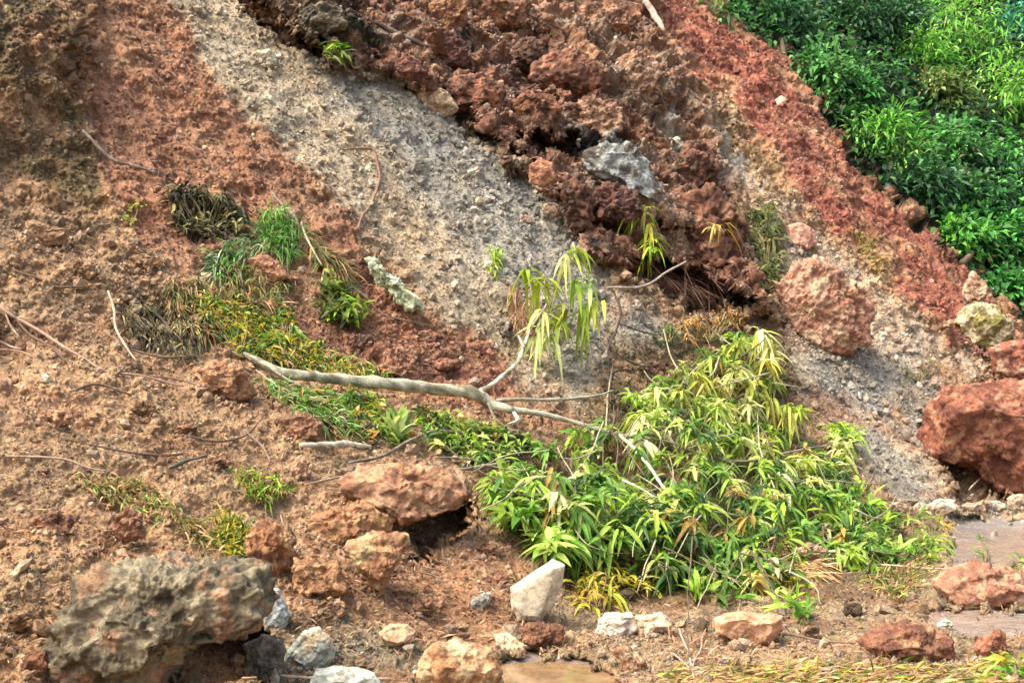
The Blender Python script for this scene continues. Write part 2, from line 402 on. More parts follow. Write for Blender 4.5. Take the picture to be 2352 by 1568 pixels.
def rock(name, outline, label, cat, c1, c2=None, c3=None, thick=.6, rough=.05, front=.0, level=6, seed=1, facets=10, mat=None, group=None, fp=.65, sink=0, cell=.0):
    poly = np.asarray(outline, float)
    if poly.shape == (4,) or poly.ndim == 1:
        cu, cv, ww, hh = poly; rr_ = np.random.default_rng(seed * 7 + 3); k_ = 9
        aa = np.sort(np.linspace(0, 2 * np.pi, k_, endpoint=False) + rr_.uniform(-.2, .2, k_)); q = rr_.uniform(.85, 1.12, k_)
        poly = np.stack([cu + .5 * ww * np.cos(aa) * q, cv + .5 * hh * np.sin(aa) * q], 1)
    lo, hi = poly.min(0), poly.max(0); c = poly.mean(0) * .4 + (lo + hi) * .3; W_, H_ = hi - lo
    ROCKS.append((c, W_, H_, poly))
    D, Fc = ico(level); r0 = np.random.default_rng(seed)
    yb = float(gy(c[0], hi[1] - 2)); yc = float(gy(c[0], c[1])); px = yc * K / F
    T = thick * .5 * (W_ + H_) * .5 * px
    Yc = min(yc - .15 * T, yb + .75 * T) - front
    s = Yc * K / F
    th_ = np.arctan2(D[:, 2], D[:, 0]); cc = np.sqrt(D[:, 0] ** 2 + D[:, 2] ** 2); Rr = polar_radius(poly, c, th_)
    m = np.ones(len(D))
    for _ in range(facets):
        nn = r0.normal(size=3); nn[1] = -abs(nn[1]) - .5; nn[2] += .3; nn /= np.linalg.norm(nn); dd = r0.uniform(.52, .88)
        m = np.minimum(m, dd / np.maximum(D @ nn, dd * .999))
    m = np.where(cc > .9, 1 - (1 - m) * (1 - (cc - .9) / .1 * .8), m)
    prof = cc ** fp
    off = np.stack([np.cos(th_) * Rr * prof * s * m, np.sign(D[:, 1]) * np.abs(D[:, 1]) ** .8 * T * m, np.sin(th_) * Rr * prof * s * m], 1)
    size = .25 * (W_ + H_) * s
    Pn = off / size
    Wp = off + r0.uniform(0, 50, 3)
    n_ = Pn / (np.linalg.norm(Pn, axis=1)[:, None] + 1e-6)
    disp = rough * size * (.7 * fbm(Pn * 1.6 + seed * 3.1, 4, seed, .55) + .25 * ridge(Pn * 3.1 + seed, 3, seed + 5) + .55 * blocks(Pn + seed, 2.2, seed + 9)[0] + .28 * blocks(Pn + seed, 5.0, seed + 12)[0]) + .010 * rough / .05 * perlin(Wp * 18, seed) + min(rough / .05, 1.3) * (.006 * blocks(Wp, 16, seed + 2)[0] + .004 * blocks(Wp, 36, seed + 3)[0] + .003 * perlin(Wp * 60, seed))
    if cell > 0:
        bb_, ww_, ci = blocks(Wp, cell, seed); disp += bb_ * .22 / cell
    fn = np.cross(off[Fc[:, 1]] - off[Fc[:, 0]], off[Fc[:, 2]] - off[Fc[:, 0]]); n_ = np.zeros_like(off)
    for k_ in range(3): np.add.at(n_, Fc[:, k_], fn)
    n_ /= np.linalg.norm(n_, axis=1)[:, None] + 1e-12
    n_ = n_ + .35 * D; n_ /= np.linalg.norm(n_, axis=1)[:, None]
    off = off + n_ * disp[:, None]
    C0 = to3d(c[0], c[1], Yc); V_ = C0 + off
    cl = np.tile(lin(c1), (len(D), 1))
    if c2 is not None:
        k2 = sstep(.5 + 2.4 * fbm(Wp * 4.0 / max(size, .1) * .5 + 9, 5, seed + 40, .65))[:, None]; cl = cl * (1 - k2) + lin(c2) * k2
    if c3 is not None:
        k3 = sstep(-.3 + 2.4 * fbm(Wp * 7.0, 4, seed + 60))[:, None]; cl = cl * (1 - k3) + lin(c3) * k3
    cl = cl * (1 + .25 * fbm(Wp * 12, 4, seed + 70) + .22 * perlin(Wp * 45, seed + 71))[:, None]
    cl = weather(cl); base = C0.copy(); base[2] -= H_ * .5 * s
    o = link_mesh(name, V_, Fc, mat or M_ROCK, cl, origin=base)
    return tag(o, label, cat, group)

BR = (168, 112, 78); RD = (158, 84, 62); PK = (196, 146, 126); GR = (160, 148, 130); OR = (184, 122, 70)
rock('boulder', [(100,1540),(130,1430),(150,1370),(165,1320),(220,1285),(330,1285),(420,1290),(520,1290),(590,1310),(622,1345),(618,1400),(590,1440),(540,1470),(480,1455),(430,1470),(400,1530),(360,1600),(260,1640),(110,1640)],
     'big rough grey brown boulder in the bottom left foreground', 'boulder', (148,130,108), (100,86,68), (164,118,90), thick=.9, rough=.09, seed=11, level=7, facets=22, cell=9, front=.1)
rock('boulder', [(565,1225),(600,1200),(650,1205),(678,1240),(675,1290),(640,1330),(585,1315),(562,1270)],
     'rounded orange boulder just behind the big grey brown boulder', 'boulder', (178,112,62), (140,84,50), (205,150,95), thick=.9, rough=.09, seed=12, cell=9)
rock('rock_slab', [(770,1100),(830,1072),(960,1062),(1040,1070),(1080,1095),(1082,1130),(1055,1160),(990,1182),(925,1202),(880,1170),(810,1140)],
     'overhanging reddish slab with a dark hollow beneath its right side', 'rock', (182,128,94), (152,96,66), (202,150,112), thick=1.0, rough=.06, seed=13, front=.40, facets=6, cell=10)
rock('rock', [(790,1250),(860,1215),(940,1222),(942,1245),(905,1300),(880,1362),(850,1350),(820,1300)],
     'wedge shaped tan rock pointing down below the overhanging slab', 'rock', (186,132,86), (166,104,66), (200,160,110), thick=.8, rough=.06, seed=14, front=.14, facets=5, level=6)
rock('rock', [(700,1190),(760,1160),(860,1150),(905,1180),(895,1225),(820,1245),(740,1240),(705,1220)],
     'blocky ochre rock wedged under the left side of the overhanging slab', 'rock', (182,128,80), (164,104,66), thick=.8, rough=.08, seed=15, front=.05, cell=8)
rock('rock', [(668,1290),(700,1280),(780,1290),(800,1350),(760,1370),(700,1380),(668,1340)],
     'ochre lump of rock right of the rounded orange boulder', 'rock', (188,130,82), (160,104,66), thick=.8, rough=.10, seed=16, cell=8)
rock('rock_slab', [(1170,1350),(1200,1330),(1270,1283),(1298,1295),(1292,1340),(1270,1395),(1240,1432),(1185,1428),(1172,1390)],
     'smooth pale grey pink slab leaning upright beside the leafy crown', 'rock', (205,182,164), (190,172,158), thick=.5, rough=.012, seed=17, facets=3, mat=M_SMOOTH, front=.08, fp=.35)
rock('rock', [(618,1345),(640,1350),(665,1410),(655,1440),(610,1446),(605,1400)],
     'bluish white rock showing right behind the big grey brown boulder', 'rock', (170,176,186), (150,154,164), thick=.7, rough=.03, seed=18, mat=M_SMOOTH, facets=4)
rock('rock', [(655,1490),(690,1450),(730,1440),(760,1470),(770,1510),(740,1545),(690,1540),(650,1520)],
     'pale bluish grey rock in rubble at the bottom edge left of centre', 'rock', (158,160,160), (128,126,122), (170,145,120), thick=.8, rough=.04, seed=19, mat=M_SMOOTH)
rock('rock', [(560,1480),(600,1455),(650,1470),(655,1530),(610,1560),(565,1540)],
     'grey mauve rock in the shade right of the big grey brown boulder', 'rock', (140,126,120), (110,98,92), thick=.8, rough=.07, seed=20)
rock('rock', [(720,1540),(780,1530),(860,1548),(900,1600),(700,1600)],
     'whitish rock cut by the bottom edge of the photo', 'rock', (186,188,186), (160,156,150), thick=.8, rough=.03, seed=21, mat=M_SMOOTH)
rock('cobble', [(870,1450),(895,1432),(935,1433),(955,1450),(940,1472),(900,1482),(875,1472)],
     'smooth rounded tan cobble alone in the rubble left of the pale slab', 'stone', (200,160,124), (176,132,98), thick=.9, rough=.02, seed=22, mat=M_SMOOTH, facets=3, front=.04)
rock('stone', [(1080,1382),(1105,1360),(1130,1358),(1128,1375),(1105,1400),(1085,1400)],
     'small dark grey angular stone left of the pale upright slab', 'stone', (150,144,146), (110,104,104), thick=.8, rough=.04, seed=23, mat=M_SMOOTH, front=.03)
rock('rock', [(965,1500),(1000,1475),(1070,1470),(1130,1490),(1155,1540),(1160,1610),(960,1620),(950,1550)],
     'large tan orange rock at the bottom edge beside the puddle', 'rock', (202,152,106), (178,116,66), (214,176,136), thick=.8, rough=.07, seed=24, level=6)
rock('rock', [(1135,1460),(1160,1450),(1205,1478),(1208,1510),(1180,1520),(1145,1515)],
     'pale tan block between the puddle and the pale upright slab', 'rock', (212,172,138), (196,152,118), thick=.8, rough=.04, seed=25, mat=M_SMOOTH, front=.03)
rock('clod', [(1195,1445),(1230,1430),(1290,1440),(1295,1468),(1240,1488),(1205,1478)],
     'dark reddish brown earth clod at the foot of the pale upright slab', 'clod', (152,96,62), (120,72,48), thick=.8, rough=.12, seed=26, front=.03)
rock('rock', [(1370,1425),(1395,1405),(1450,1408),(1470,1440),(1440,1470),(1385,1470),(1365,1450)],
     'pale pink white rock by the front foot of the leafy crown', 'rock', (212,186,178), (184,158,150), thick=.8, rough=.05, seed=27, mat=M_SMOOTH)
rock('rock', [(1455,1415),(1520,1405),(1545,1430),(1500,1470),(1462,1468)],
     'flat pinkish tan rock right of the pale pink white rock', 'rock', (206,172,148), (186,150,124), thick=.9, rough=.05, seed=28, mat=M_SMOOTH)
rock('rock', [(1400,1490),(1440,1480),(1485,1520),(1480,1545),(1440,1550),(1420,1520)],
     'tan rock with a flat top beside the far end of the puddle', 'rock', (208,166,128), (160,104,74), thick=.8, rough=.05, seed=29, front=.03)
rock('rock_slab', [(1640,1420),(1700,1405),(1790,1415),(1800,1440),(1770,1480),(1700,1475),(1640,1445)],
     'flat topped salmon orange slab below the leafy crown', 'rock', (206,144,108), (190,120,84), thick=.9, rough=.03, seed=30, facets=4, mat=M_SMOOTH)
rock('dirt_mound', [(2148,1345),(2190,1310),(2260,1295),(2340,1310),(2400,1350),(2400,1400),(2260,1412),(2190,1390)],
     'reddish gravelly heap on the road at the right edge', 'heap', (186,122,96), (160,96,72), (206,156,126), thick=1.1, rough=.06, seed=31, cell=13, front=.0)
rock('dirt_mound', [(1985,1480),(2010,1450),(2070,1435),(2150,1440),(2195,1465),(2190,1510),(2110,1528),(2010,1515)],
     'dark red brown heap of earth near the bottom right', 'heap', (158,96,68), (122,68,50), (180,124,90), thick=1.1, rough=.08, seed=32, cell=13)
rock('clod', [(2235,1490),(2262,1458),(2295,1450),(2320,1480),(2300,1510),(2250,1515)],
     'small orange red clod on the road right of the dark red brown heap', 'clod', (190,112,80), (160,88,60), thick=.9, rough=.14, seed=33)
rock('boulder', [(2140,960),(2150,920),(2185,890),(2240,880),(2400,868),(2480,950),(2470,1120),(2380,1150),(2310,1140),(2270,1120),(2230,1070),(2170,1060),(2130,1040)],
     'large red boulder standing at the right edge above a dark hollow', 'boulder', (156,84,60), (124,62,46), (184,120,90), thick=1.0, rough=.05, seed=34, level=7, front=.35, facets=12, cell=5)
rock('boulder', [(2275,800),(2310,780),(2400,775),(2450,830),(2420,880),(2330,872),(2290,855)],
     'smaller red boulder resting above the large red boulder', 'boulder', (158,84,62), (130,66,50), (196,150,130), thick=.9, rough=.05, seed=35, front=.9)
rock('boulder', [(2195,740),(2215,700),(2250,690),(2290,700),(2325,740),(2318,780),(2270,810),(2225,790)],
     'pale mossy boulder at the forest edge on the far right', 'boulder', (196,172,142), (120,104,44), (150,140,60), thick=.9, rough=.08, seed=36, front=.1)
rock('rock', [(2215,660),(2235,620),(2262,650),(2270,690),(2240,720),(2215,700)],
     'pale pointed rock just above the mossy boulder', 'rock', (198,160,136), (170,120,96), thick=.8, rough=.08, seed=37)
rock('outcrop_rock', [(1785,660),(1830,600),(1900,590),(1960,640),(2000,680),(2015,730),(1990,790),(1950,812),(1900,815),(1850,790),(1800,740),(1780,700)],
     'large knobbly pink boulder right of the dark cave', 'boulder', (190,134,114), (166,102,80), (200,160,134), thick=.6, rough=.08, seed=38, level=7, front=.12, cell=5)
rock('rock', [(1808,515),(1840,508),(1875,530),(1880,560),(1850,575),(1812,560)],
     'smooth pink rock above the large knobbly pink boulder', 'rock', (204,142,126), (180,116,100), thick=.8, rough=.03, seed=39, mat=M_SMOOTH, front=.08)
rock('rock', [(1215,380),(1240,362),(1272,372),(1280,415),(1250,432),(1215,420)],
     'orange brown rock below the small dark hole in the outcrop', 'rock', (176,110,72), (150,84,56), thick=.8, rough=.04, seed=40, front=.35, mat=M_SMOOTH)
rock('rock', [(1340,345),(1390,320),(1445,325),(1500,370),(1525,430),(1510,470),(1460,450),(1400,425),(1348,392)],
     'bluish white rock face in the middle of the outcrop', 'rock', (150,152,164), (96,80,78), (160,162,174), thick=.7, rough=.05, seed=41, front=.10, cell=7)
rock('rock', [(1360,440),(1400,410),(1460,440),(1480,490),(1430,520),(1380,500)],
     'dark maroon rock just under the bluish white rock face', 'rock', (112,66,56), (84,50,46), thick=.8, rough=.14, seed=42, front=.12, cell=7)
rock('rock', [(1290,420),(1330,400),(1365,450),(1360,520),(1320,540),(1295,490)],
     'dark brown rock at the left foot of the outcrop', 'rock', (120,74,56), (90,56,46), thick=.8, rough=.14, seed=43, front=.15, cell=7)
rock('rock', [(1560,440),(1640,420),(1700,470),(1710,560),(1700,640),(1620,640),(1560,580),(1545,500)],
     'dark red lumpy rock over the dark cave', 'rock', (132,78,60), (100,56,48), (160,110,84), thick=.7, rough=.13, seed=44, front=.15, cell=6)
rock('rock', [(985,10),(1030,-20),(1070,0),(1075,50),(1040,90),(1000,70)],
     'orange tan rock at the top edge of the red outcrop', 'rock', (178,122,82), (130,74,60), thick=.8, rough=.09, seed=45, front=.12)
rock('rock', [(990,90),(1040,70),(1075,100),(1070,150),(1020,160),(990,130)],
     'dark purple brown rock under the orange tan rock at the top', 'rock', (116,66,58), (96,56,50), thick=.8, rough=.12, seed=46, front=.12)
rock('rock', [(1170,110),(1210,80),(1250,90),(1260,130),(1220,170),(1180,160)],
     'dark brown jutting rock high in the middle of the outcrop', 'rock', (120,80,58), (96,64,50), thick=.9, rough=.10, seed=47, front=.15)
rock('rock', [(1300,240),(1360,220),(1420,240),(1440,290),(1390,320),(1320,300)],
     'tan brown broken rock above the bluish white rock face', 'rock', (172,124,100), (120,74,58), thick=.7, rough=.14, seed=48, front=.10, cell=7)
rock('stone', [(590,118),(620,112),(640,130),(640,150),(615,152),(595,140)],
     'grey stone at the top of the pale gravel chute', 'stone', (168,158,146), (140,130,118), thick=.8, rough=.04, seed=49, mat=M_SMOOTH, front=.04)
rock('stone', [(905,140),(935,120),(965,135),(985,170),(960,188),(915,180)],
     'dark red stone at the lip above the gravel chute', 'stone', (140,80,66), (100,60,50), thick=.9, rough=.08, seed=50, front=.4)
rock('rock', [(960,215),(990,198),(1030,210),(1055,250),(1030,272),(980,255)],
     'pale pinkish ledge rock at the upper side of the gravel chute', 'rock', (206,172,146), (184,142,118), thick=.8, rough=.05, seed=51, front=.06)
rock('stone', [(1780,228),(1795,218),(1808,226),(1800,240),(1785,245)],
     'small pale pink stone alone on the red band near the forest', 'stone', (222,176,160), thick=.9, rough=.02, seed=52, mat=M_SMOOTH, level=4, front=.03)
rock('rock', [(1140,745),(1165,730),(1180,745),(1175,775),(1150,780)],
     'small dark capped stone left of the hanging yellow green leaves', 'stone', (150,124,120), (70,60,56), thick=.9, rough=.05, seed=53, level=5, front=.03)
rock('rock', [(1820,1265),(1860,1245),(1900,1260),(1890,1290),(1840,1305)],
     'salmon pink rock at the butt of the dead stick near the crown', 'rock', (206,146,122), (180,120,96), thick=.8, rough=.06, seed=54, front=.1)
rock('rock', [(660,1070),(690,1040),(712,1060),(705,1095),(680,1100)],
     'pinkish tan rock at the left end of the broken log', 'rock', (196,146,116), (170,120,92), thick=.8, rough=.05, seed=55, mat=M_SMOOTH, front=.04)
rock('stone', [(20,1320),(50,1285),(78,1280),(60,1305),(35,1330)],
     'thin pale splinter of stone at the far left edge', 'stone', (186,160,136), (150,120,96), thick=.7, rough=.03, seed=56, mat=M_SMOOTH, level=5, front=.03)
rock('stone', [(50,1510),(75,1490),(105,1495),(112,1530),(75,1545),(52,1535)],
     'dark orange brown stone in the bottom left corner', 'stone', (150,90,56), (120,70,46), thick=.9, rough=.05, seed=57, level=5, front=.04)
rock('clod', [(255,1180),(290,1165),(325,1180),(330,1230),(290,1250),(258,1230)],
     'brown earth lump above the big grey brown boulder', 'clod', (164,106,76), (140,86,60), thick=.8, rough=.10, seed=58, front=.05)
rock('clod', [(450,840),(520,825),(570,860),(590,910),(540,930),(470,900)],
     'broad tan earth lump left of the fallen trunk', 'clod', (182,128,92), (164,108,76), thick=.7, rough=.08, seed=59, cell=8)
rock('clod', [(570,595),(600,580),(640,600),(670,640),(620,650),(575,630)],
     'orange tan earth lump under the bright grass tuft', 'clod', (180,120,88), (160,98,70), thick=.8, rough=.06, seed=60, front=.05)
rock('clod', [(640,960),(700,945),(740,970),(735,1010),(690,1020),(650,1000)],
     'crumbly brown earth lump below the leaning trunk', 'clod', (166,112,80), (144,92,64), thick=.8, rough=.10, seed=61, cell=9)
rock('clod', [(60,500),(110,515),(160,525),(150,560),(100,570),(60,550)],
     'tan earth ledge below the dark left bank', 'clod', (180,134,100), (158,110,80), thick=.7, rough=.08, seed=62)
for (cu_, cv_, w_, h_, c_, lb) in [
   (330,940,70,40,(176,126,90),'tan half buried clod above the slim tan root'),
   (120,960,80,44,(168,118,84),'brown half buried clod near the left edge above the slim tan root'),
   (500,1060,64,40,(160,110,78),'brown clod right of the short dark green stick'),
   (600,1110,56,36,(178,128,92),'tan clod beside the green and straw grass clump'),
   (120,1200,110,56,(158,104,76),'wide reddish clod at the lower left edge above the thin pale splinter'),
   (200,1260,56,34,(184,136,100),'small tan clod touching the top left of the big grey brown boulder'),
   (180,620,90,44,(178,130,94),'wide tan clod below the dark left bank'),
   (330,600,80,44,(170,122,88),'brown clod between left bank and the mossy herb'),
   (420,980,60,34,(150,104,74),'dark brown clod over the short dark green stick'),
   (760,1390,70,40,(182,132,94),'tan clod below the wedge shaped tan rock'),
   (980,1390,90,44,(178,124,88),'broad tan clod above the smooth rounded cobble'),
   (1120,1260,70,36,(168,112,80),'reddish clod between slab hollow and crown'),
   (700,1330,50,30,(150,100,68),'small brown clod right of the bluish white rock'),
   (40,1430,70,46,(172,118,78),'orange brown clod at the left edge by the big grey brown boulder'),
   (1700,1520,70,30,(164,130,104),'dull brown stone in the litter below the salmon orange slab'),
   (1340,1480,60,28,(176,134,100),'tan stone on the far rim of the puddle'),
   (1860,1450,54,26,(170,124,96),'brown stone left of the dark red brown heap'),
   (1085,215,170,110,(136,80,60),'angular red brown rock bedded in the left of the outcrop above its dark lip'),
   (1300,165,190,110,(142,86,64),'broad red brown rock bedded in the centre of the outcrop'),
   (1470,190,130,120,(150,108,88),'tan brown rock at the upper right of the outcrop beside the pale vein'),
   (1150,20,150,90,(150,98,74),'brown rock cut by the top edge in the middle of the outcrop'),
   (1600,370,110,120,(124,78,62),'dark brown rock on the right flank of the outcrop above the yellowing plant'),
   (1400,40,160,90,(164,108,84),'peach brown rock cut by the top edge at the right of the outcrop'),
   (740,40,120,70,(112,96,84),'grey brown rock in the dark upper left tip of the outcrop'),
   (1230,250,120,90,(140,84,56),'orange brown rock just above the small dark hole in the outcrop')]:
    rock('rock', (cu_, cv_, w_, h_), lb, 'rock', c_, tuple(int(x * .72) for x in c_), tuple(min(255, int(x * 1.25)) for x in c_), thick=.7, rough=.09, seed=int(cu_ + cv_), facets=14, front=.02, cell=9)
# stones in a row along the road edge below the red boulder
g = 'stones along the road edge under the red boulder'
for i, (a, b_, w_, h_, c_, lb) in enumerate([
   (2010,1168,44,26,(190,150,130),'leftmost small stone of the row under the red boulder'),
   (2064,1165,50,28,(178,138,118),'second stone from the left in the row under the red boulder'),
   (2118,1166,46,26,(200,164,146),'third stone from the left in the row under the red boulder'),
   (2172,1160,64,34,(206,182,166),'largest pale stone of the row under the red boulder'),
   (2232,1164,44,26,(176,142,124),'small stone right of the largest pale stone in the row'),
   (2286,1162,60,30,(168,158,150),'grey flat stone near the right end of the row'),
   (2340,1150,50,34,(192,150,130),'stone at the right end of the row under the red boulder'),
   (2345,1190,44,22,(186,140,110),'tan stone lying on the road in front of the row')]):
    rock('stone', (a, b_, w_, h_), lb, 'stone', c_, tuple(int(x * .85) for x in c_), thick=.9, rough=.04, seed=80 + i, level=5, mat=M_SMOOTH, group=g, front=.02)
g = 'loose stones on the pale gravel chute'
for i, (a, b_, w_, h_, c_, lb) in enumerate([
   (1208,505,34,24,(196,150,140),'pinkish stone low on the gravel chute'),
   (1120,345,40,26,(206,170,150),'pale stone at the right border of the gravel chute'),
   (1180,372,44,30,(208,176,156),'cream stone left of the orange brown rock'),
   (1150,470,30,22,(170,162,160),'bluish grey stone in the middle of the gravel chute'),
   (1085,395,26,20,(190,190,190),'whitish stone in the grey part of the gravel chute'),
   (560,190,30,18,(196,176,150),'pale stone at the upper left of the gravel chute'),
   (1270,480,50,34,(204,160,142),'pink rock where the gravel chute meets the outcrop foot'),
   (1010,610,30,20,(190,150,126),'tan stone low in the gravel chute beside the lichened log')]):
    rock('stone', (a, b_, w_, h_), lb, 'stone', c_, tuple(int(x * .85) for x in c_), thick=.9, rough=.05, seed=100 + i, level=5, group=g, front=.03)
g = 'clods heaped on the red patch below the lichened log'
for i, (a, b_, w_, h_, c_, lb) in enumerate([
   (1100,795,70,30,(176,112,84),'rightmost red clod above the fallen trunk'),
   (1020,835,80,26,(180,114,86),'long red clod directly above the fork of the fallen trunk'),
   (930,810,60,36,(190,128,104),'pinkish clod in the middle of the red patch'),
   (830,780,50,30,(120,86,70),'dark clod at the left of the red patch'),
   (890,850,80,26,(172,106,80),'low red clod touching the top of the fallen trunk'),
   (980,770,50,26,(178,116,88),'red clod just below the lichened log tip')]):
    rock('clod', (a, b_, w_, h_), lb, 'clod', c_, tuple(int(x * .85) for x in c_), thick=.9, rough=.10, seed=120 + i, level=5, group=g, front=.03)
g = 'stones by the roadside at the bottom right'
for i, (a, b_, w_, h_, c_, lb) in enumerate([
   (2170,1432,40,22,(214,196,176),'whitish stone between the two gravelly heaps'),
   (1960,1400,44,40,(90,64,54),'nearly black clod above the dark red brown heap'),
   (1540,1500,40,26,(184,140,112),'tan stone right of the puddle'),
   (1600,1545,60,30,(176,140,116),'brown stone near the bottom edge right of the puddle'),
   (1900,1545,50,26,(182,150,126),'tan stone in litter at the bottom edge below the dark heap'),
   (1060,1440,34,20,(196,150,114),'small tan stone between cobble and pale slab'),
   (1150,1330,44,24,(176,110,80),'reddish stone at the upper left foot of the pale upright slab')]):
    rock('stone', (a, b_, w_, h_), lb, 'stone', c_, tuple(int(x * .85) for x in c_), thick=.9, rough=.06, seed=140 + i, level=5, group=g, front=.02)

# ------------------------------------------------------------------ loose gravel and crumbs of earth (countless)
def scatter_stones(n, seed):
    r0 = np.random.default_rng(seed)
    uu = r0.uniform(-60, 2412, n * 3); vv = r0.uniform(-50, 1618, n * 3); j, i = idx(uu, vv)
    keep = r0.uniform(0, 1.9, n * 3) < GS[j, i] * (GP[j, i, 1] / 9) ** .6; uu, vv, j, i = uu[keep][:n], vv[keep][:n], j[keep][:n], i[keep][:n]; n = len(uu)
    D, Fc = ico(1); var = []
    for q in range(12):
        m = np.ones(len(D)); 
        for _ in range(7):
            nn = r0.normal(size=3); nn /= np.linalg.norm(nn); dd = r0.uniform(.35, .7); m = np.minimum(m, dd / np.maximum(D @ nn, dd * .999))
        var.append(D * m[:, None] * r0.uniform(.6, 1.1, 3))
    var = np.array(var)
    size = .0062 * (1 - r0.uniform(0, .9993, n)) ** -.45 * np.clip(GP[j, i, 1] / 9, .7, 2.2); size = np.minimum(size, .07)
    # rubble banked against the rocks
    ju, jv = [], []
    for (c, W_, H_, po) in ROCKS:
        m = int(min(260, 14 + (W_ + H_) * .55)); a = r0.uniform(-.25, np.pi + .25, m); rr_ = polar_radius(po, c, np.where(a > np.pi, 2 * np.pi, 0) - a) * r0.uniform(.93, 1.22, m)
        ju.append(c[0] + np.cos(a) * rr_); jv.append(c[1] + np.sin(a) * rr_)
    ju = np.concatenate(ju); jv = np.concatenate(jv); j2, i2 = idx(ju, jv); j = np.concatenate([j, j2]); i = np.concatenate([i, i2])
    size = np.concatenate([size, .012 * (1 - r0.uniform(0, .99, len(ju))) ** -.3 * np.clip(GP[j2, i2, 1] / 9, .6, 1.6)]); n = len(j)
    B = var[r0.integers(0, 12, n)]
    a = r0.uniform(0, 6.28, n); b = r0.uniform(-.6, .6, n); ca, sa, cb, sb = np.cos(a), np.sin(a), np.cos(b), np.sin(b)
    x = B[:, :, 0] * ca[:, None] - B[:, :, 1] * sa[:, None]; y = B[:, :, 0] * sa[:, None] + B[:, :, 1] * ca[:, None]; z = B[:, :, 2]
    y, z = y * cb[:, None] - z * sb[:, None], y * sb[:, None] + z * cb[:, None]
    V_ = np.stack([x, y, z], 2) * size[:, None, None] + (GP[j, i] + GN[j, i] * (size * .35)[:, None])[:, None, :]
    c = GC[j, i] * np.exp(r0.normal(0.06, .26, n))[:, None]; gmix = r0.uniform(0, .3, n)[:, None]; lum = c.mean(1)[:, None] * np.array([1.03, .98, .93]); c = c * (1 - gmix) + lum * gmix
    c = np.clip(c, .02, .72)
    nvv = len(D); Fa = (Fc[None] + (np.arange(n) * nvv)[:, None, None]).reshape(-1, 3)
    return V_.reshape(-1, 3), Fa, np.repeat(c, nvv, 0)
V_, Fa, c_ = scatter_stones(70000, 5)
tag(link_mesh('gravel', V_, Fa, M_ROCK, c_, smooth=False), 'loose stones and crumbs of earth strewn over the slide', 'gravel', kind='stuff')

# ------------------------------------------------------------------ tubes
def catmull(p, n):
    p = np.asarray(p, float); q = np.vstack([2 * p[0] - p[1], p, 2 * p[-1] - p[-2]]); out = []
    for i in range(1, len(q) - 2):
        for t in np.linspace(0, 1, n, endpoint=False):
            out.append(.5 * ((2 * q[i]) + (-q[i-1] + q[i+1]) * t + (2*q[i-1] - 5*q[i] + 4*q[i+1] - q[i+2]) * t*t + (-q[i-1] + 3*q[i] - 3*q[i+1] + q[i+2]) * t**3))
    out.append(q[-2]); return np.array(out)
def tube(pts, rad, n=5, ring=8, wob_=.0, seed=0):
    pr = catmull(np.hstack([pts, np.asarray(rad, float)[:, None]]), n); p = pr[:, :3]; rr_ = np.maximum(pr[:, 3], 1e-4)
    if wob_: p = p + wob_ * np.stack([perlin(p * 3 + 10 * k_, seed) for k_ in range(3)], 1)
    t = np.gradient(p, axis=0); t /= np.linalg.norm(t, axis=1)[:, None] + 1e-9
    a = np.cross(t, [.3, .9, .25]); a /= np.linalg.norm(a, axis=1)[:, None] + 1e-9; b = np.cross(t, a)
    th_ = np.linspace(0, 2 * np.pi, ring, endpoint=False)
    V_ = p[:, None] + rr_[:, None, None] * (a[:, None] * np.cos(th_)[None, :, None] + b[:, None] * np.sin(th_)[None, :, None])
    V_ = V_.reshape(-1, 3); V_ = V_ + (V_ - np.repeat(p, ring, 0)) * (.22 * perlin(V_ * 30, seed) + .3 * perlin(V_ * 9, seed + 1))[:, None]
    m = len(p); f = []
    for i in range(m - 1):
        for k_ in range(ring): f.append((i*ring+k_, i*ring+(k_+1) % ring, (i+1)*ring+(k_+1) % ring, (i+1)*ring+k_))
    V_ = np.vstack([V_, p[0], p[-1]]); tri = [(len(V_)-2, (k_+1) % ring, k_) for k_ in range(ring)] + [(len(V_)-1, (m-1)*ring+k_, (m-1)*ring+(k_+1) % ring) for k_ in range(ring)]
    return V_, np.array(f), np.array(tri)
def join(parts):
    vs_, qs, ts, cs, o = [], [], [], [], 0
    for V_, q, t, c in parts:
        vs_.append(V_); qs.append(np.asarray(q).reshape(-1, 4) + o); ts.append(np.asarray(t).reshape(-1, 3) + o); cs.append(c); o += len(V_)
    return np.vstack(vs_), [np.vstack(qs).astype(int), np.vstack(ts).astype(int)], np.vstack(cs)
def tube_part(uvp, rpx, front, c, seed=0, c2=None, ring=8, wob_=.012):
    """uvp plan points, rpx radii in plan units, front: metres off the ground (scalar or list)"""
    uvp = np.asarray(uvp, float); front = np.broadcast_to(front, len(uvp)); pts = []
    ys_ = np.array([float(gy(a, b)) for a, b in uvp]); 
    if len(ys_) > 3: ys_ = np.convolve(np.pad(ys_, 1, 'edge'), [.25, .5, .25], 'valid')
    pts = to3d(uvp[:, 0], uvp[:, 1], ys_ - front)
    rad = np.broadcast_to(rpx, len(uvp)) * ys_ * K / F
    V_, q, t = tube(pts, rad, 6, ring, wob_, seed)
    cl = np.tile(lin(c), (len(V_), 1))
    if c2 is not None: k2 = sstep(.4 + 2.2 * fbm(V_ * 11, 4, seed + 3, .65))[:, None]; cl = cl * (1 - k2) + lin(c2) * k2
    cl = weather(cl); cl = cl + .25 * (cl.mean(1)[:, None] - cl)
    return V_, q, t, cl * (1 + .25 * perlin(V_ * 20, seed) + .2 * fbm(V_ * 45, 2, seed))[:, None]
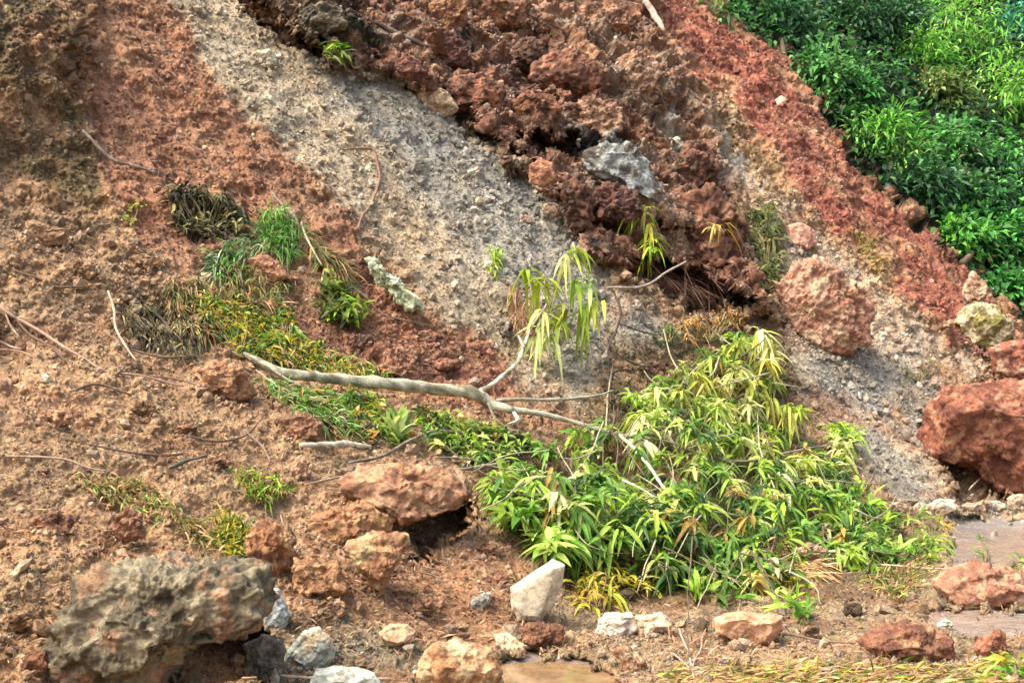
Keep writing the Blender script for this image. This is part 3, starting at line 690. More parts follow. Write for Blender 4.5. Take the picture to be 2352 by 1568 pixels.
def stick(name, uvp, rpx, label, cat='branch', c=(150, 120, 92), c2=None, front=.05, extra=(), seed=0, group=None):
    parts = [tube_part(uvp, rpx, front, c, seed, c2)] + [tube_part(e[0], e[1], e[2] if len(e) > 2 else front, c, seed + 9 + i, c2) for i, e in enumerate(extra)]
    V_, f, cl = join(parts)
    return tag(link_mesh(name, V_, f, M_BARK, cl, origin=V_.mean(0)), label, cat, group)

# ------------------------------------------------------------------ leaves
def leaves(O, d_, L_, W_, droop, c, seed=0, simple=False):
    """batch of lance shaped leaves. returns verts, quads, tris, colours"""
    n = len(O); r0 = np.random.default_rng(seed); d_ = d_ / (np.linalg.norm(d_, axis=1)[:, None] + 1e-9)
    up = np.tile([0, -.15, 1.0], (n, 1)) + r0.normal(0, .35, (n, 3)); sd = np.cross(d_, up); sd /= np.linalg.norm(sd, axis=1)[:, None] + 1e-9; nm = np.cross(sd, d_)
    L_ = np.broadcast_to(L_, n); W_ = np.broadcast_to(W_, n); droop = np.broadcast_to(droop, n)
    ts = np.array([0, .5, 1.0]) if simple else np.array([0, .22, .5, .78, 1.0]); ws = np.array([.05, 1, .0]) if simple else np.array([.06, .8, 1, .62, .0]); m = len(ts)
    pts = O[:, None] + L_[:, None, None] * (d_[:, None] * ts[None, :, None] + np.array([0, 0, -1.0]) * (droop[:, None] * ts[None] ** 2)[:, :, None])
    wv = (W_[:, None] * ws[None])[:, :, None]
    lift = nm[:, None] * wv * .35
    Lf = pts - sd[:, None] * wv + lift; Rt = pts + sd[:, None] * wv + lift
    V_ = np.stack([Lf, pts, Rt], 2)           # n,m,3,3
    V_ = V_.reshape(n, m * 3, 3)
    q = []
    for i in range(m - 1):
        a = i * 3; q += [(a, a + 1, a + 4, a + 3), (a + 1, a + 2, a + 5, a + 4)]
    q = np.array(q); Fq = (q[None] + (np.arange(n) * m * 3)[:, None, None]).reshape(-1, 4)
    return V_.reshape(-1, 3), Fq, np.zeros((0, 3), int), np.repeat(c, m * 3, 0)
LT = np.array([1.04, .96, 1.0])
def pal(cols, wts, n, r0, jit=.18):
    c = np.array([lin(x) for x in cols]) * LT; k_ = r0.choice(len(cols), n, p=np.array(wts) / sum(wts)); c = c[k_] * np.exp(r0.normal(0, jit, n))[:, None]
    return np.clip(c * (1 + r0.normal(0, .06, (n, 3))), .005, .8)
PY = ((140, 172, 54), (184, 202, 105), (98, 142, 46), (62, 92, 38), (172, 140, 60))
def whorls(C, per, L_, W_, seed, cols=PY, wts=(4, 3, 4, 2, .7), droop=.5, spread=1.0, up_=.25, jit=.16, percol=None):
    """leaf rosettes at points C"""
    r0 = np.random.default_rng(seed); n = len(C); O = np.repeat(C, per, 0) + r0.normal(0, .02, (n * per, 3)); a = r0.uniform(0, 2 * np.pi, n * per)
    el = r0.normal(up_, .35, n * per); d_ = np.stack([np.cos(a) * np.cos(el) * spread, np.sin(a) * np.cos(el) * spread, np.sin(el)], 1)
    ax = np.repeat(r0.normal(0, .35, (n, 3)), per, 0); d_ = d_ + ax
    wc = pal(cols, wts, n, r0, jit) if percol is None else percol
    lc = np.repeat(wc, per, 0) * np.exp(r0.normal(0, .18, n * per))[:, None]
    return leaves(O, d_, L_ * r0.uniform(.6, 1.15, n * per), W_ * r0.uniform(.7, 1.2, n * per), droop * r0.uniform(.4, 1.5, n * per), np.clip(lc, .005, .8), seed + 1)
def sample_poly(poly, n, r0):
    p = np.asarray(poly, float); lo, hi = p.min(0), p.max(0); out = np.zeros((0, 2))
    while len(out) < n:
        q = r0.uniform(lo, hi, (n * 3, 2)); out = np.vstack([out, q[inpoly_dist(q[:, 0], q[:, 1], p) > 0]])
    return out[:n]

# ------------------------------------------------------------------ the fallen tree
BK = (176, 164, 138); BK2 = (140, 128, 96)
base = pt(600, 835, .1)
tree = tag(empty('fallen_tree', base), 'young tree fallen across the slide with pale trunk and leafy crown', 'tree')
def child(name, parts, mat, parent):
    V_, f, cl = join(parts); o = link_mesh(name, V_ - np.array(parent.location), f, mat, cl); o.parent = parent; return o
child('trunk', [tube_part([(520,785),(580,822),(640,850),(700,862),(760,868),(880,880),(1000,893),(1090,903),(1130,925),(1180,942)], [3,7,10,12.5,12,14,12.5,14.5,12,8], [.0,.06,.14,.2,.22,.25,.28,.3,.3,.3], (184,174,146), 3, (128,116,82), ring=14)], M_BARK, tree)
child('branch', [tube_part([(1170,938),(1230,946),(1300,965),(1380,988),(1440,1002),(1530,1012),(1600,1040)], [9,6.5,6,5,4.5,3,2], [.3,.32,.36,.42,.5,.55,.5], BK, 4, BK2)], M_BARK, tree)
child('branch', [tube_part([(1095,903),(1130,880),(1170,850),(1195,820),(1203,790),(1225,740),(1260,690)], [8,6,5,5,4,3,2], [.3,.34,.38,.42,.45,.5,.5], (196,186,160), 5, BK2),
                 tube_part([(1203,800),(1190,770)], [4,2], .45, BK, 6)], M_BARK, tree)
child('branch', [tube_part([(1140,918),(1220,916),(1300,916),(1370,908),(1410,895)], [5,4,3.5,3,2], [.32,.4,.45,.5,.5], BK, 7, BK2)], M_BARK, tree)
child('branch', [tube_part([(1425,1000),(1470,1045),(1520,1110),(1560,1160),(1600,1215)], [4,3.5,3.2,3,2], [.55,.7,.8,.85,.8], (196,184,140), 8),
                 tube_part([(1430,1102),(1480,1125),(1540,1165),(1590,1205)], [2.5,2.5,2.2,1.5], .85, (196,184,140), 9)], M_BARK, tree)
child('branch', [tube_part([(1600,1040),(1640,980),(1680,900),(1720,820),(1750,760)], [3,3,2.5,2,1.5], [.5,.55,.55,.5,.45], BK2, 10),
                 tube_part([(1600,1040),(1700,1060),(1800,1040),(1900,1020),(1950,1000)], [3,3,2.5,2,1.5], [.5,.55,.55,.45,.3], BK2, 11),
                 tube_part([(1560,1160),(1680,1180),(1800,1200),(1950,1210)], [3,3,2.5,1.5], [.7,.65,.6,.4], BK2, 12)], M_BARK, tree)
child('branch', [tube_part([(1180,945),(1190,965),(1165,975)], [5,4,2], .28, (190,180,160), 13), tube_part([(1120,925),(1140,960),(1175,985),(1200,990)], [4,3,3,2], .3, (120,104,84), 14)], M_BARK, tree)
child('branch', [tube_part([(560,810),(640,860),(720,905),(800,935)], [3,4,3,2], .1, (130,120,96), 15), tube_part([(600,830),(680,880),(740,900),(840,905)], [3,3,3,2], .14, (160,150,120), 16),
                 tube_part([(590,850),(640,890),(700,925),(760,965)], [2,2.4,2.4,1.5], .08, (150,142,110), 17)], M_BARK, tree)
crown = [(1400,960),(1440,900),(1500,860),(1570,830),(1640,800),(1690,740),(1750,735),(1795,790),(1780,860),(1810,920),(1800,960),(1760,970),(1830,1020),(1900,1040),(1960,1070),(2010,1150),(2040,1200),(2040,1250),(1980,1290),(1900,1270),(1850,1320),(1720,1330),(1500,1325),(1380,1290),(1270,1250),(1220,1200),(1150,1160),(1120,1100),(1180,1030),(1280,1000)]
r0 = np.random.default_rng(31)
q = sample_poly(crown, 860, r0); gn = fbm(np.stack([q[:, 0] / 70, q[:, 1] / 60, q[:, 0] * 0 + 5], 1), 2, 18); q = q[gn > -.10]; dist = inpoly_dist(q[:, 0], q[:, 1], np.array(crown, float))
dep = np.minimum(dist / 120, 1) * .75; C = pt(q[:, 0], q[:, 1]) ; C[:, :] = to3d(q[:, 0], q[:, 1], np.minimum(gy(q[:, 0], q[:, 1]), gy(q[:, 0], q[:, 1] + 30)) - .08 - dep * r0.uniform(.0, 1, len(q)) ** .7)
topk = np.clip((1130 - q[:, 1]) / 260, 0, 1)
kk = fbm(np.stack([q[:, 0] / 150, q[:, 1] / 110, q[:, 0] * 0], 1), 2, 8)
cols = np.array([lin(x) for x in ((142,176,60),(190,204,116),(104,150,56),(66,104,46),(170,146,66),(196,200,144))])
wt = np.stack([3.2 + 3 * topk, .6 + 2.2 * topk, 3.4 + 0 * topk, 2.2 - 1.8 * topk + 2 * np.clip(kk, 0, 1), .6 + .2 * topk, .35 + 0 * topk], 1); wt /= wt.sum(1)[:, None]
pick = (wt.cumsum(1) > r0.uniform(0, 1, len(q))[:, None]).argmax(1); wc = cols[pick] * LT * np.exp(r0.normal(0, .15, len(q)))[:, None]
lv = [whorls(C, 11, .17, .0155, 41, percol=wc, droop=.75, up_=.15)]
# bright drooping sprays on the upper boughs
S = np.array([(1745,760),(1770,800),(1700,790),(1690,850),(1640,880),(1600,860),(1730,880),(1770,920),(1810,935),(1720,930),(1660,930),(1560,900),(1500,900),(1470,960),(1540,960),(1760,830),(1830,945),(1700,1010),(1760,1030),(1640,1030),(1800,1060),(1850,1060)], float)
CS = to3d(S[:, 0], S[:, 1], gy(S[:, 0], S[:, 1]) - .75); lv.append(whorls(np.repeat(CS, 2, 0), 11, .24, .018, 42, cols=((182,196,84),(204,212,130),(150,170,60)), wts=(3, 3, 2), droop=1.0, up_=.2))
# hanging sprays above the fork
S = np.array([(1210,620),(1250,640),(1300,590),(1320,575),(1235,655),(1350,660),(1345,700),(1320,650),(1250,720),(1285,735),(1240,755),(1270,770),(1300,710),(1370,690)], float)
CS = to3d(S[:, 0], S[:, 1], gy(1240, 790) - .35 - 0 * S[:, 0]); lv.append(whorls(CS, 11, .23, .018, 43, cols=((166,192,62),(196,208,130),(140,170,54),(186,160,90)), wts=(5, 3, 3, .6), droop=1.3, up_=.1))
child('foliage', lv, M_LEAF, tree)
tw = []
for k_ in range(len(S)):
    a = S[k_]; tw.append(tube_part([(1215, 770), ((1215 + a[0]) / 2 + 10, (770 + a[1]) / 2), (a[0], a[1])], [1.6, 1.3, .9], [.45, .45, .45], (150, 104, 70), 60 + k_, ring=5))
for k_ in range(130):
    a = q[r0.integers(0, len(q))]; b = a + r0.normal(0, 75, 2); tw.append(tube_part([a, (a + b) / 2 + r0.normal(0, 8, 2), b], [2.0, 1.6, .9], r0.uniform(.4, .95), (170, 150, 110) if k_ % 2 else (110, 86, 60), 100 + k_, ring=5))
child('twigs', tw, M_BARK, tree)

# ------------------------------------------------------------------ smaller plants
def plant(name, label, cat, uvp, per, L_, W_, seed, cols=PY, wts=(4, 3, 4, 2, .7), droop=.5, up_=.4, front=.1, stem=True, stemc=(120, 110, 70), group=None, base_at=None, mat=None):
    if name in ('weed', 'hanging_plant', 'leafy_shrub'): L_ *= 1.25; W_ *= 1.15
    S = np.asarray(uvp, float); r0 = np.random.default_rng(seed)
    bx = base_at or (S[:, 0].mean(), S[:, 1].max() + 8); B = pt(*bx, .02)
    o = tag(empty(name, B), label, cat, group)
    C = to3d(S[:, 0], S[:, 1], gy(S[:, 0], S[:, 1]) - front * r0.uniform(.6, 1.4, len(S)))
    child('foliage', [whorls(C, per, L_, W_, seed, cols, wts, droop, up_=up_)], mat or M_LEAF, o)
    if stem:
        ps = []
        for c in C:
            mid = (B + c) / 2 + r0.normal(0, .02, 3); V_, q_, t_ = tube(np.array([B, mid, c]), [.007, .005, .003], 4, 5); ps.append((V_, q_, t_, np.tile(lin(stemc), (len(V_), 1))))
        child('stem', ps, M_BARK, o)
    return o
def pts_in(poly, n, seed): return sample_poly(poly, n, np.random.default_rng(seed))
LIME = ((140,178,48),(176,206,92),(92,140,40)); YEL = ((186,168,52),(172,176,58),(200,190,90)); DK = ((58,84,36),(88,112,46),(120,130,60)); MIDG = ((96,128,48),(140,160,70),(66,96,40))
plant('leafy_shrub', 'bright broad leaved shrub at the left foot of the fallen crown', 'shrub', pts_in([(1130,1120),(1230,1130),(1330,1200),(1340,1260),(1250,1270),(1220,1210),(1150,1180)], 34, 1), 10, .15, .020, 201, LIME, (3, 2, 2), .5, front=.35)
plant('weed', 'yellow leaved weed beside the pale upright slab', 'weed', pts_in([(1340,1240),(1390,1250),(1420,1330),(1410,1370),(1340,1390),(1310,1350)], 24, 2), 9, .14, .010, 202, YEL, (3, 3, 2), .9, front=.15)
plant('leafy_shrub', 'bright green leafy sprays at the right end of the fallen crown', 'shrub', pts_in([(1900,1120),(1990,1130),(2060,1210),(2070,1290),(1980,1300),(1900,1260)], 46, 31), 10, .15, .014, 231, LIME + MIDG, (3, 2, 2, 2, 1, 1), .6, front=.35)
plant('weed', 'lime rosette of leaves left of centre under the fallen crown', 'weed', [(1590,1350),(1600,1370),(1570,1340),(1620,1360)], 12, .14, .013, 203, LIME, (3, 3, 1), .3, front=.15)
plant('weed', 'pair of green sprouts above the salmon orange slab', 'weed', [(1660,1360),(1690,1370),(1680,1340),(1650,1380)], 10, .15, .013, 204, LIME, (3, 2, 3), .4, front=.12)
plant('weed', 'bright green sprout right of the salmon orange slab', 'weed', [(1820,1395),(1850,1410),(1835,1420),(1800,1390),(1860,1390)], 13, .13, .012, 205, LIME, (3, 3, 2), .3, front=.12)
plant('weed', 'yellow green weed hanging over the middle of the crown foot', 'weed', pts_in([(1790,1260),(1840,1270),(1840,1350),(1790,1360)], 12, 6), 10, .13, .012, 206, YEL + LIME, (2, 2, 1, 3, 1, 1), .7, front=.15)
plant('weed', 'yellow flecked weed in front of the crown right of the pale slab', 'weed', pts_in([(1430,1310),(1520,1290),(1530,1340),(1470,1350),(1430,1345)], 14, 7), 9, .12, .011, 207, YEL + DK, (3, 2, 2, 1, 1, 1), .6, front=.12)
plant('leafy_shrub', 'young pale green shoot standing alone above the right of the crown', 'shrub', pts_in([(1910,960),(1960,970),(1985,1030),(1960,1060),(1910,1040)], 14, 8), 10, .17, .014, 208, LIME + ((190,200,110),), (3, 3, 1, 2), .8, front=.35)
plant('leafy_shrub', 'loose yellow green shrub at the edge of the wet road', 'shrub', pts_in([(2080,1180),(2160,1190),(2180,1240),(2160,1290),(2080,1290),(2050,1240)], 26, 9), 8, .13, .010, 209, PY, (4, 2, 3, 1, 1), .6, front=.15)
plant('weed', 'single thin green sprig in front of the wet road', 'weed', [(2255,1240),(2258,1265),(2262,1280)], 7, .09, .007, 210, LIME, (2, 1, 3), .4, front=.1, base_at=(2262, 1300))
plant('weed', 'small green weed cut by the right edge of the road', 'weed', [(2340,1300),(2352,1290)], 8, .08, .009, 211, LIME, (2, 1, 3), .4, front=.1)
plant('weed', 'pale green clump in the bottom right corner', 'weed', pts_in([(2280,1520),(2352,1515),(2352,1560),(2290,1560)], 12, 12), 9, .09, .009, 212, LIME + YEL, (3, 2, 2, 1, 1, 1), .5, front=.05)
plant('hanging_plant', 'narrow strand of lime leaves hanging on the outcrop', 'plant', [(1462,475),(1475,495),(1485,520),(1490,540),(1495,560),(1500,580),(1478,480)], 11, .22, .016, 213, ((176,190,70),(150,180,50),(200,196,110)), (3, 3, 1), 1.2, front=.25, base_at=(1465, 462))
plant('hanging_plant', 'yellowing plant hanging over a dark gap at the outcrop right side', 'plant', pts_in([(1610,440),(1680,450),(1680,530),(1620,520)], 12, 14), 9, .2, .013, 214, ((176,160,56),(196,180,100),(120,120,50)), (3, 2, 2), 1.2, front=.25, base_at=(1645, 440))
plant('leafy_shrub', 'tall grey green shrub clinging between outcrop and pink boulder', 'shrub', pts_in([(1720,450),(1790,460),(1800,560),(1780,640),(1735,660),(1715,560)], 64, 15), 10, .15, .013, 215, ((120,130,74),(160,166,110),(80,100,50)), (3, 2, 3), .7, front=.2)
plant('plant', 'small lime tuft alone on the lower gravel chute', 'plant', [(1133,575),(1135,585),(1138,596),(1130,606),(1134,615)], 16, .13, .011, 216, ((150,186,50),(170,200,80)), (3, 1), .9, front=.1)
plant('leafy_shrub', 'small bright green shrub in dark shade at the top of the chute', 'shrub', pts_in([(735,95),(800,100),(815,125),(770,135),(730,120)], 14, 17), 8, .12, .014, 217, LIME + DK, (2, 1, 3, 1, 1, 1), .5, front=.2)
plant('leafy_shrub', 'green leafy shrub below the grass tuft left of the lichened log', 'shrub', pts_in([(740,640),(800,630),(830,700),(820,745),(760,735),(735,690)], 40, 18), 8, .11, .015, 218, DK + LIME, (2, 3, 2, 2, 1, 1), .5, front=.15)
plant('leafy_shrub', 'dark withered shrub on the red slope left of the grass tuft', 'shrub', pts_in([(400,430),(450,425),(560,470),(560,530),(440,545),(400,500)], 110, 19), 9, .10, .011, 219, ((66,66,44),(100,98,58),(150,150,90),(50,44,36)), (3, 3, 1, 3), .8, front=.15, mat=M_DRY)
plant('weed', 'small pale leaf sprout on the red slope by the left bank', 'weed', [(290,505),(300,480),(318,470)], 7, .07, .013, 220, ((150,160,70),(120,130,50)), (1, 1), .4, front=.06)
plant('ground_plant', 'yellow green mossy herb spreading left of the trunk base', 'plant', pts_in([(460,690),(520,680),(600,720),(640,770),(640,820),(560,810),(480,750)], 110, 21), 9, .09, .011, 221, PY + YEL, (4, 1, 3, 2, 1, 2, 1, 1), .6, front=.07)
plant('ground_plant', 'yellow green herb growing along the top of the trunk base', 'plant', pts_in([(600,720),(660,700),(690,780),(740,790),(720,830),(640,825)], 70, 22), 9, .085, .010, 222, PY + YEL, (3, 1, 4, 2, 1, 2, 1, 1), .6, front=.07)
plant('leafy_shrub', 'upright pale green leaf sprig under the middle of the trunk', 'plant', [(910,960),(900,985),(925,975),(915,1000)], 8, .13, .020, 223, ((130,160,70),(170,190,110)), (1, 1), .1, up_=.9, front=.12)
plant('ground_plant', 'green herbs matted beneath the fallen trunk', 'plant', pts_in([(640,900),(760,890),(860,910),(900,960),(960,1010),(860,1010),(760,970),(680,940)], 130, 24), 9, .10, .011, 224, PY, (3, 1, 4, 2, .6), .6, front=.08)
plant('ground_plant', 'leafy herbs between trunk fork and overhanging slab', 'plant', pts_in([(960,930),(1060,950),(1160,990),(1230,1000),(1180,1060),(1060,1050),(980,1010)], 130, 25), 9, .115, .013, 225, PY + DK, (3, 2, 3, 2, .6, 1, 1, 1), .6, front=.12)
plant('ground_plant', 'low green herb on the gravel behind the fallen crown', 'plant', pts_in([(1500,755),(1560,750),(1570,780),(1500,785)], 9, 26), 8, .08, .010, 226, MIDG, (1, 1, 1), .6, front=.08)
plant('ground_plant', 'ochre brown withered herb right above the crown', 'plant', pts_in([(1560,740),(1680,700),(1720,730),(1620,770),(1570,780)], 40, 27), 8, .12, .007, 227, ((170,130,70),(150,120,56),(186,160,96)), (2, 2, 1), .9, front=.12, mat=M_DRY)
plant('ground_plant', 'thin scrubby herb ring on the grey strip by the red band', 'plant', pts_in([(2070,850),(2140,820),(2150,845),(2100,880)], 14, 28), 7, .07, .008, 228, ((120,120,70),(160,150,100)), (1, 1), .6, front=.06)
plant('ground_plant', 'olive moss patch at the lower part of the red band', 'plant', pts_in([(1960,530),(2010,540),(2055,610),(2020,640),(1975,600)], 46, 29), 6, .07, .009, 229, ((146,128,56),(120,116,50),(166,146,80)), (2, 2, 1), .6, front=.04, stem=False, mat=M_DRY)

def grass(name, label, poly, n, L_, seed, cols=PY, wts=(4, 3, 4, 2, .7), lean=(0, 0, 1), W_=.0045, droop=.5, cat='grass tuft', front=.03, mat=None, group=None):
    n = int(n * 1.7); W_ = W_ * 1.25; L_ = L_ * 1.1
    r0 = np.random.default_rng(seed); S = sample_poly(poly, n, r0); O = pt(S[:, 0], S[:, 1], front); ln = np.array(lean, float)
    d_ = ln + r0.normal(0, .4, (n, 3)) * np.array([1, .7, .6])
    V_, q_, t_, c = leaves(O, d_, L_ * r0.uniform(.5, 1.2, n), W_ * r0.uniform(.7, 1.3, n), droop * r0.uniform(.3, 1.6, n), pal(cols, wts, n, r0, .25), seed)
    return tag(link_mesh(name, V_, [q_], mat or M_LEAF, c, origin=O.mean(0)), label, cat, group)
GG = ((90,150,52),(130,180,80),(150,180,120),(60,96,40)); DRY = ((170,140,92),(196,166,116),(130,104,66),(150,140,80)); BLU = ((120,150,110),(160,186,150),(70,100,60))
grass('grass_tuft', 'bright green grass tuft on the brown heap above the trunk', [(590,500),(650,480),(690,520),(680,600),(620,580)], 260, .24, 301, GG, (4, 3, 1, 2), (0, -.4, .6), droop=.9)
grass('grass_tuft', 'bluish green grass trailing left of the bright tuft', [(480,590),(540,550),(620,520),(610,560),(540,620),(490,640)], 240, .20, 302, BLU + GG, (3, 3, 2, 2, 1, 1, 1), (-.5, -.4, .2), droop=.9)
grass('grass_tuft', 'dull grass blades trailing right of the bright tuft down the slope', [(690,520),(720,540),(800,620),(770,640),(710,580)], 200, .22, 303, DRY + DK, (2, 2, 2, 3, 1, 1, 1), (.5, -.4, -.1), droop=.8, front=.06)
grass('grass_tuft', 'dark matted grass in the hollow left of the trunk base', [(270,700),(390,700),(470,770),(450,820),(350,800),(290,760)], 420, .16, 304, ((84,84,50),(60,54,40),(120,116,74),(150,140,100)), (3, 3, 2, 1), (.2, -.5, .3), droop=.9, mat=M_DRY)
grass('grass_tuft', 'long green blades fanned out below the trunk base', [(590,860),(660,880),(760,940),(800,990),(700,960),(620,910)], 360, .22, 305, GG + DRY, (2, 3, 3, 2, 1, 1, 1, 1), (.6, -.4, .0), droop=.6, front=.05)
grass('grass_tuft', 'yellowish fine grass around the trunk base', [(440,680),(520,690),(640,760),(700,830),(620,830),(520,770)], 500, .12, 306, YEL + GG + DRY, (3, 3, 2, 2, 1, 1, 1, 1, 1, 1, 1), (.3, -.4, .5), droop=.7)
grass('grass_tuft', 'mixed green blades between the bright tuft and the mossy herb', [(500,600),(600,610),(680,640),(640,700),(540,690),(480,660)], 200, .14, 316, DRY + GG, (1, 2, 1, 2, 2, 2, 1, 1), (.2, -.4, .4), droop=.8)
grass('grass_tuft', 'green and straw blades crowding the upper side of the trunk', [(640,800),(740,800),(900,850),(880,875),(700,855)], 260, .13, 317, YEL + GG + DRY, (2, 2, 1, 3, 2, 1, 1, 1, 1, 1, 1), (.3, -.4, .4), droop=.8)
grass('grass_tuft', 'dark tangled dead blades left of the mossy herb', [(380,640),(460,640),(520,700),(480,780),(400,740)], 260, .15, 318, DRY + DK, (2, 1, 3, 2, 2, 1, 1), (.3, -.4, .2), droop=.8, mat=M_DRY)
grass('grass_tuft', 'sparse dull grass above the big grey brown boulder', [(160,1090),(330,1100),(420,1180),(500,1200),(560,1260),(500,1270),(380,1200),(220,1140)], 420, .10, 307, DRY + MIDG, (2, 2, 2, 3, 2, 2, 1), (.3, -.4, .4), droop=.8)
grass('grass_tuft', 'green and straw grass clump left above the ochre rock', [(540,1080),(640,1100),(660,1140),(600,1160),(560,1140)], 240, .12, 308, LIME + DRY, (2, 2, 2, 1, 1, 1, 1), (.1, -.4, .7), droop=.6)
grass('grass_tuft', 'yellow green fringe of grass left of the rounded orange boulder', [(500,1180),(560,1190),(580,1260),(540,1290),(500,1250)], 240, .10, 309, YEL + MIDG, (2, 2, 1, 2, 1, 1), (.1, -.4, .7), droop=.6)
grass('grass_tuft', 'straw coloured dry grass crossing the foot of the crown', [(1560,1240),(1760,1230),(1900,1300),(1850,1330),(1700,1290)], 360, .2, 310, DRY, (2, 3, 1, 2), (.6, -.5, .1), droop=.4, front=.3, mat=M_DRY)
grass('grass_tuft', 'brown hair like dead stems left of the hanging leaves', [(1165,640),(1215,660),(1235,760),(1180,770)], 120, .22, 311, ((150,116,74),(176,146,104),(130,96,60)), (2, 1, 2), (.0, -.4, -.9), droop=.2, W_=.003, front=.1, mat=M_DRY)
grass('grass_tuft', 'green brown grass patch on the right verge between heap and crown', [(1990,1290),(2130,1280),(2150,1330),(2060,1380),(1960,1340)], 520, .12, 312, DRY + LIME + DK, (2, 2, 2, 2, 1, 1, 1, 2, 1, 1), (.2, -.3, .5), droop=.7)
grass('grass_tuft', 'straw and green litter along the bottom right edge', [(1500,1540),(1800,1520),(2352,1530),(2352,1580),(1500,1590)], 1300, .10, 313, DRY + YEL + MIDG, (3, 3, 3, 2, 1, 1, 1, 1, 1, 1), (.7, -.3, .15), droop=.3, cat='grass litter')
grass('grass_tuft', 'dry fibrous roots standing in the rubble right of the puddle', [(1500,1440),(1620,1430),(1650,1560),(1530,1570)], 70, .12, 314, ((206,172,120),(170,136,96)), (1, 1), (.1, -.4, .5), droop=.4, W_=.002, mat=M_DRY, cat='roots')
grass('grass_tuft', 'fine dangling roots over the mouth of the dark cave', [(1480,600),(1560,600),(1680,660),(1640,680),(1520,640)], 70, .34, 315, ((150,120,96),(110,84,66)), (1, 1), (.6, -.1, -.6), droop=.2, W_=.003, front=.5, mat=M_DRY, cat='roots')
# strewn straw, rootlets and leaf scraps: countless
def litter(n, seed):
    r0 = np.random.default_rng(seed); polys = [([(-60,560),(420,640),(700,960),(1100,1060),(1200,1250),(1500,1568),(-60,1568)], .55), ([(1100,1330),(2352,1300),(2352,1568),(1100,1568)], .3), ([(560,600),(860,620),(1200,860),(640,860)], .08), ([(900,150),(1500,0),(1750,640),(1350,540)], .12)]
    O = []; 
    for p, k_ in polys:
        S = sample_poly(p, int(n * k_), r0); O.append(pt(S[:, 0], S[:, 1], .012))
    O = np.vstack(O); n = len(O); d_ = r0.normal(0, 1, (n, 3)) * np.array([1.2, .5, .5])
    return leaves(O, d_, r0.uniform(.03, .11, n), r0.uniform(.0015, .005, n), .2, pal(((176,132,92),(200,166,120),(120,84,56),(90,62,44),(150,140,76),(110,120,60)), (3, 2, 3, 2, 1, .6), n, r0, .2), seed, simple=True)
V_, q_, t_, c = litter(11000, 77)
tag(link_mesh('plant_litter', V_, [q_], M_DRY, c), 'straw rootlets and leaf scraps strewn over the debris', 'litter', kind='stuff')

# ------------------------------------------------------------------ roots, twigs, logs
stick('root', [(-30,690),(40,730),(110,770),(170,810),(240,850),(320,862),(420,885)], [3,4,3.5,3.5,3,2.5,2], 'long pale root running down from the left edge', 'root', (176,130,100), extra=[([(5,695),(20,740),(45,775)], [3,2.6,2]), ([(-30,770),(20,790),(50,800)], [3,3,2])], seed=1, front=.09)
stick('root', [(250,670),(262,710),(266,750),(285,790),(315,830)], [2.5,3,2.8,2.5,2], 'curved pale twig standing in the dark matted grass', 'root', (190,150,118), seed=2, front=.16)
stick('root', [(320,862),(380,866),(440,880),(470,895)], [2,2.2,2,1.5], 'thin brown root end below the curved pale twig', 'root', (150,100,76), seed=3, front=.08)
stick('root', [(10,1045),(80,1048),(150,1055),(200,1075),(245,1082)], [2.2,2.6,2.6,2.4,2], 'slim tan root lying in the earth at middle left', 'root', (196,150,116), seed=4, front=.06)
stick('root', [(150,1005),(230,1025),(300,1040),(360,1045),(420,1040)], [2,2,2.6,3,3], 'dark root half buried above the slim tan root', 'root', (110,76,56), seed=5, front=.05)
stick('branch', [(360,1100),(390,1075),(430,1055),(470,1045)], [2.5,3.5,4,3], 'short dark green stick in the earth at left centre', 'stick', (96,94,72), seed=6, front=.05)
stick('branch', [(190,300),(220,330),(262,368),(300,378),(360,395)], [3.5,4.5,4.5,4,2.5], 'dark branch lying where the left bank meets the red slope', 'branch', (120,92,80), (150,120,110), seed=7, front=.08)
stick('root', [(780,345),(830,342),(858,345),(866,372),(872,400),(868,430),(852,470),(830,500),(815,540)], [2,3,3.4,3.4,3,3,3,3,2.5], 'brown root bending down across the gravel chute', 'root', (140,92,64), seed=8, front=.06, extra=[([(868,400),(880,410)], [2.5,1.5]), ([(830,500),(800,480),(760,470)], [2.5,2,1.5])])
stick('branch', [(620,440),(650,470),(680,500),(690,530)], [2,3,3,2], 'small grey stick above the bright grass tuft', 'stick', (150,126,116), seed=9, front=.1)
stick('root', [(690,510),(705,545),(722,580),(740,610)], [2,2.6,2.4,2], 'pale stem right of the bright grass tuft', 'stem', (170,154,110), seed=10, front=.14)
stick('branch', [(740,610),(800,650),(850,690),(880,720),(960,740),(1010,750)], [2,2.5,2.5,2,2,1.5], 'thin stem curving below the lichened log', 'branch', (130,106,74), seed=11, front=.08)
rock('log', [(838,592),(868,596),(890,622),(915,640),(930,665),(958,684),(972,708),(948,716),(915,695),(888,668),(862,646),(846,620)], 'short dead log with pale green lichen on the slope', 'log', (222,230,204), (150,150,120), (200,212,176), thick=.55, rough=.13, seed=512, facets=6, front=.14, fp=.6, cell=14)
stick('log', [(690,1020),(730,1022),(770,1022),(800,1020),(850,1025)], [5,8,9,8,4], 'pale broken log at the left end of the dark branches', 'log', (206,184,160), (160,136,116), seed=13, front=.16)
stick('branch', [(800,1060),(880,1045),(940,1010),(1000,990),(1080,1000),(1160,1000)], [3,4,4,3.5,3,2], 'dark bent branch above the overhanging slab', 'branch', (110,86,70), (150,124,104), seed=14, front=.16)
stick('branch', [(980,1062),(1060,1075),(1120,1068),(1170,1060)], [3,4,4,2.5], 'weathered grey stick along the top of the overhanging slab', 'branch', (150,130,112), (110,92,80), seed=15, front=.16, extra=[([(1000,1050),(1060,1052),(1110,1060)], [2,3,2])])
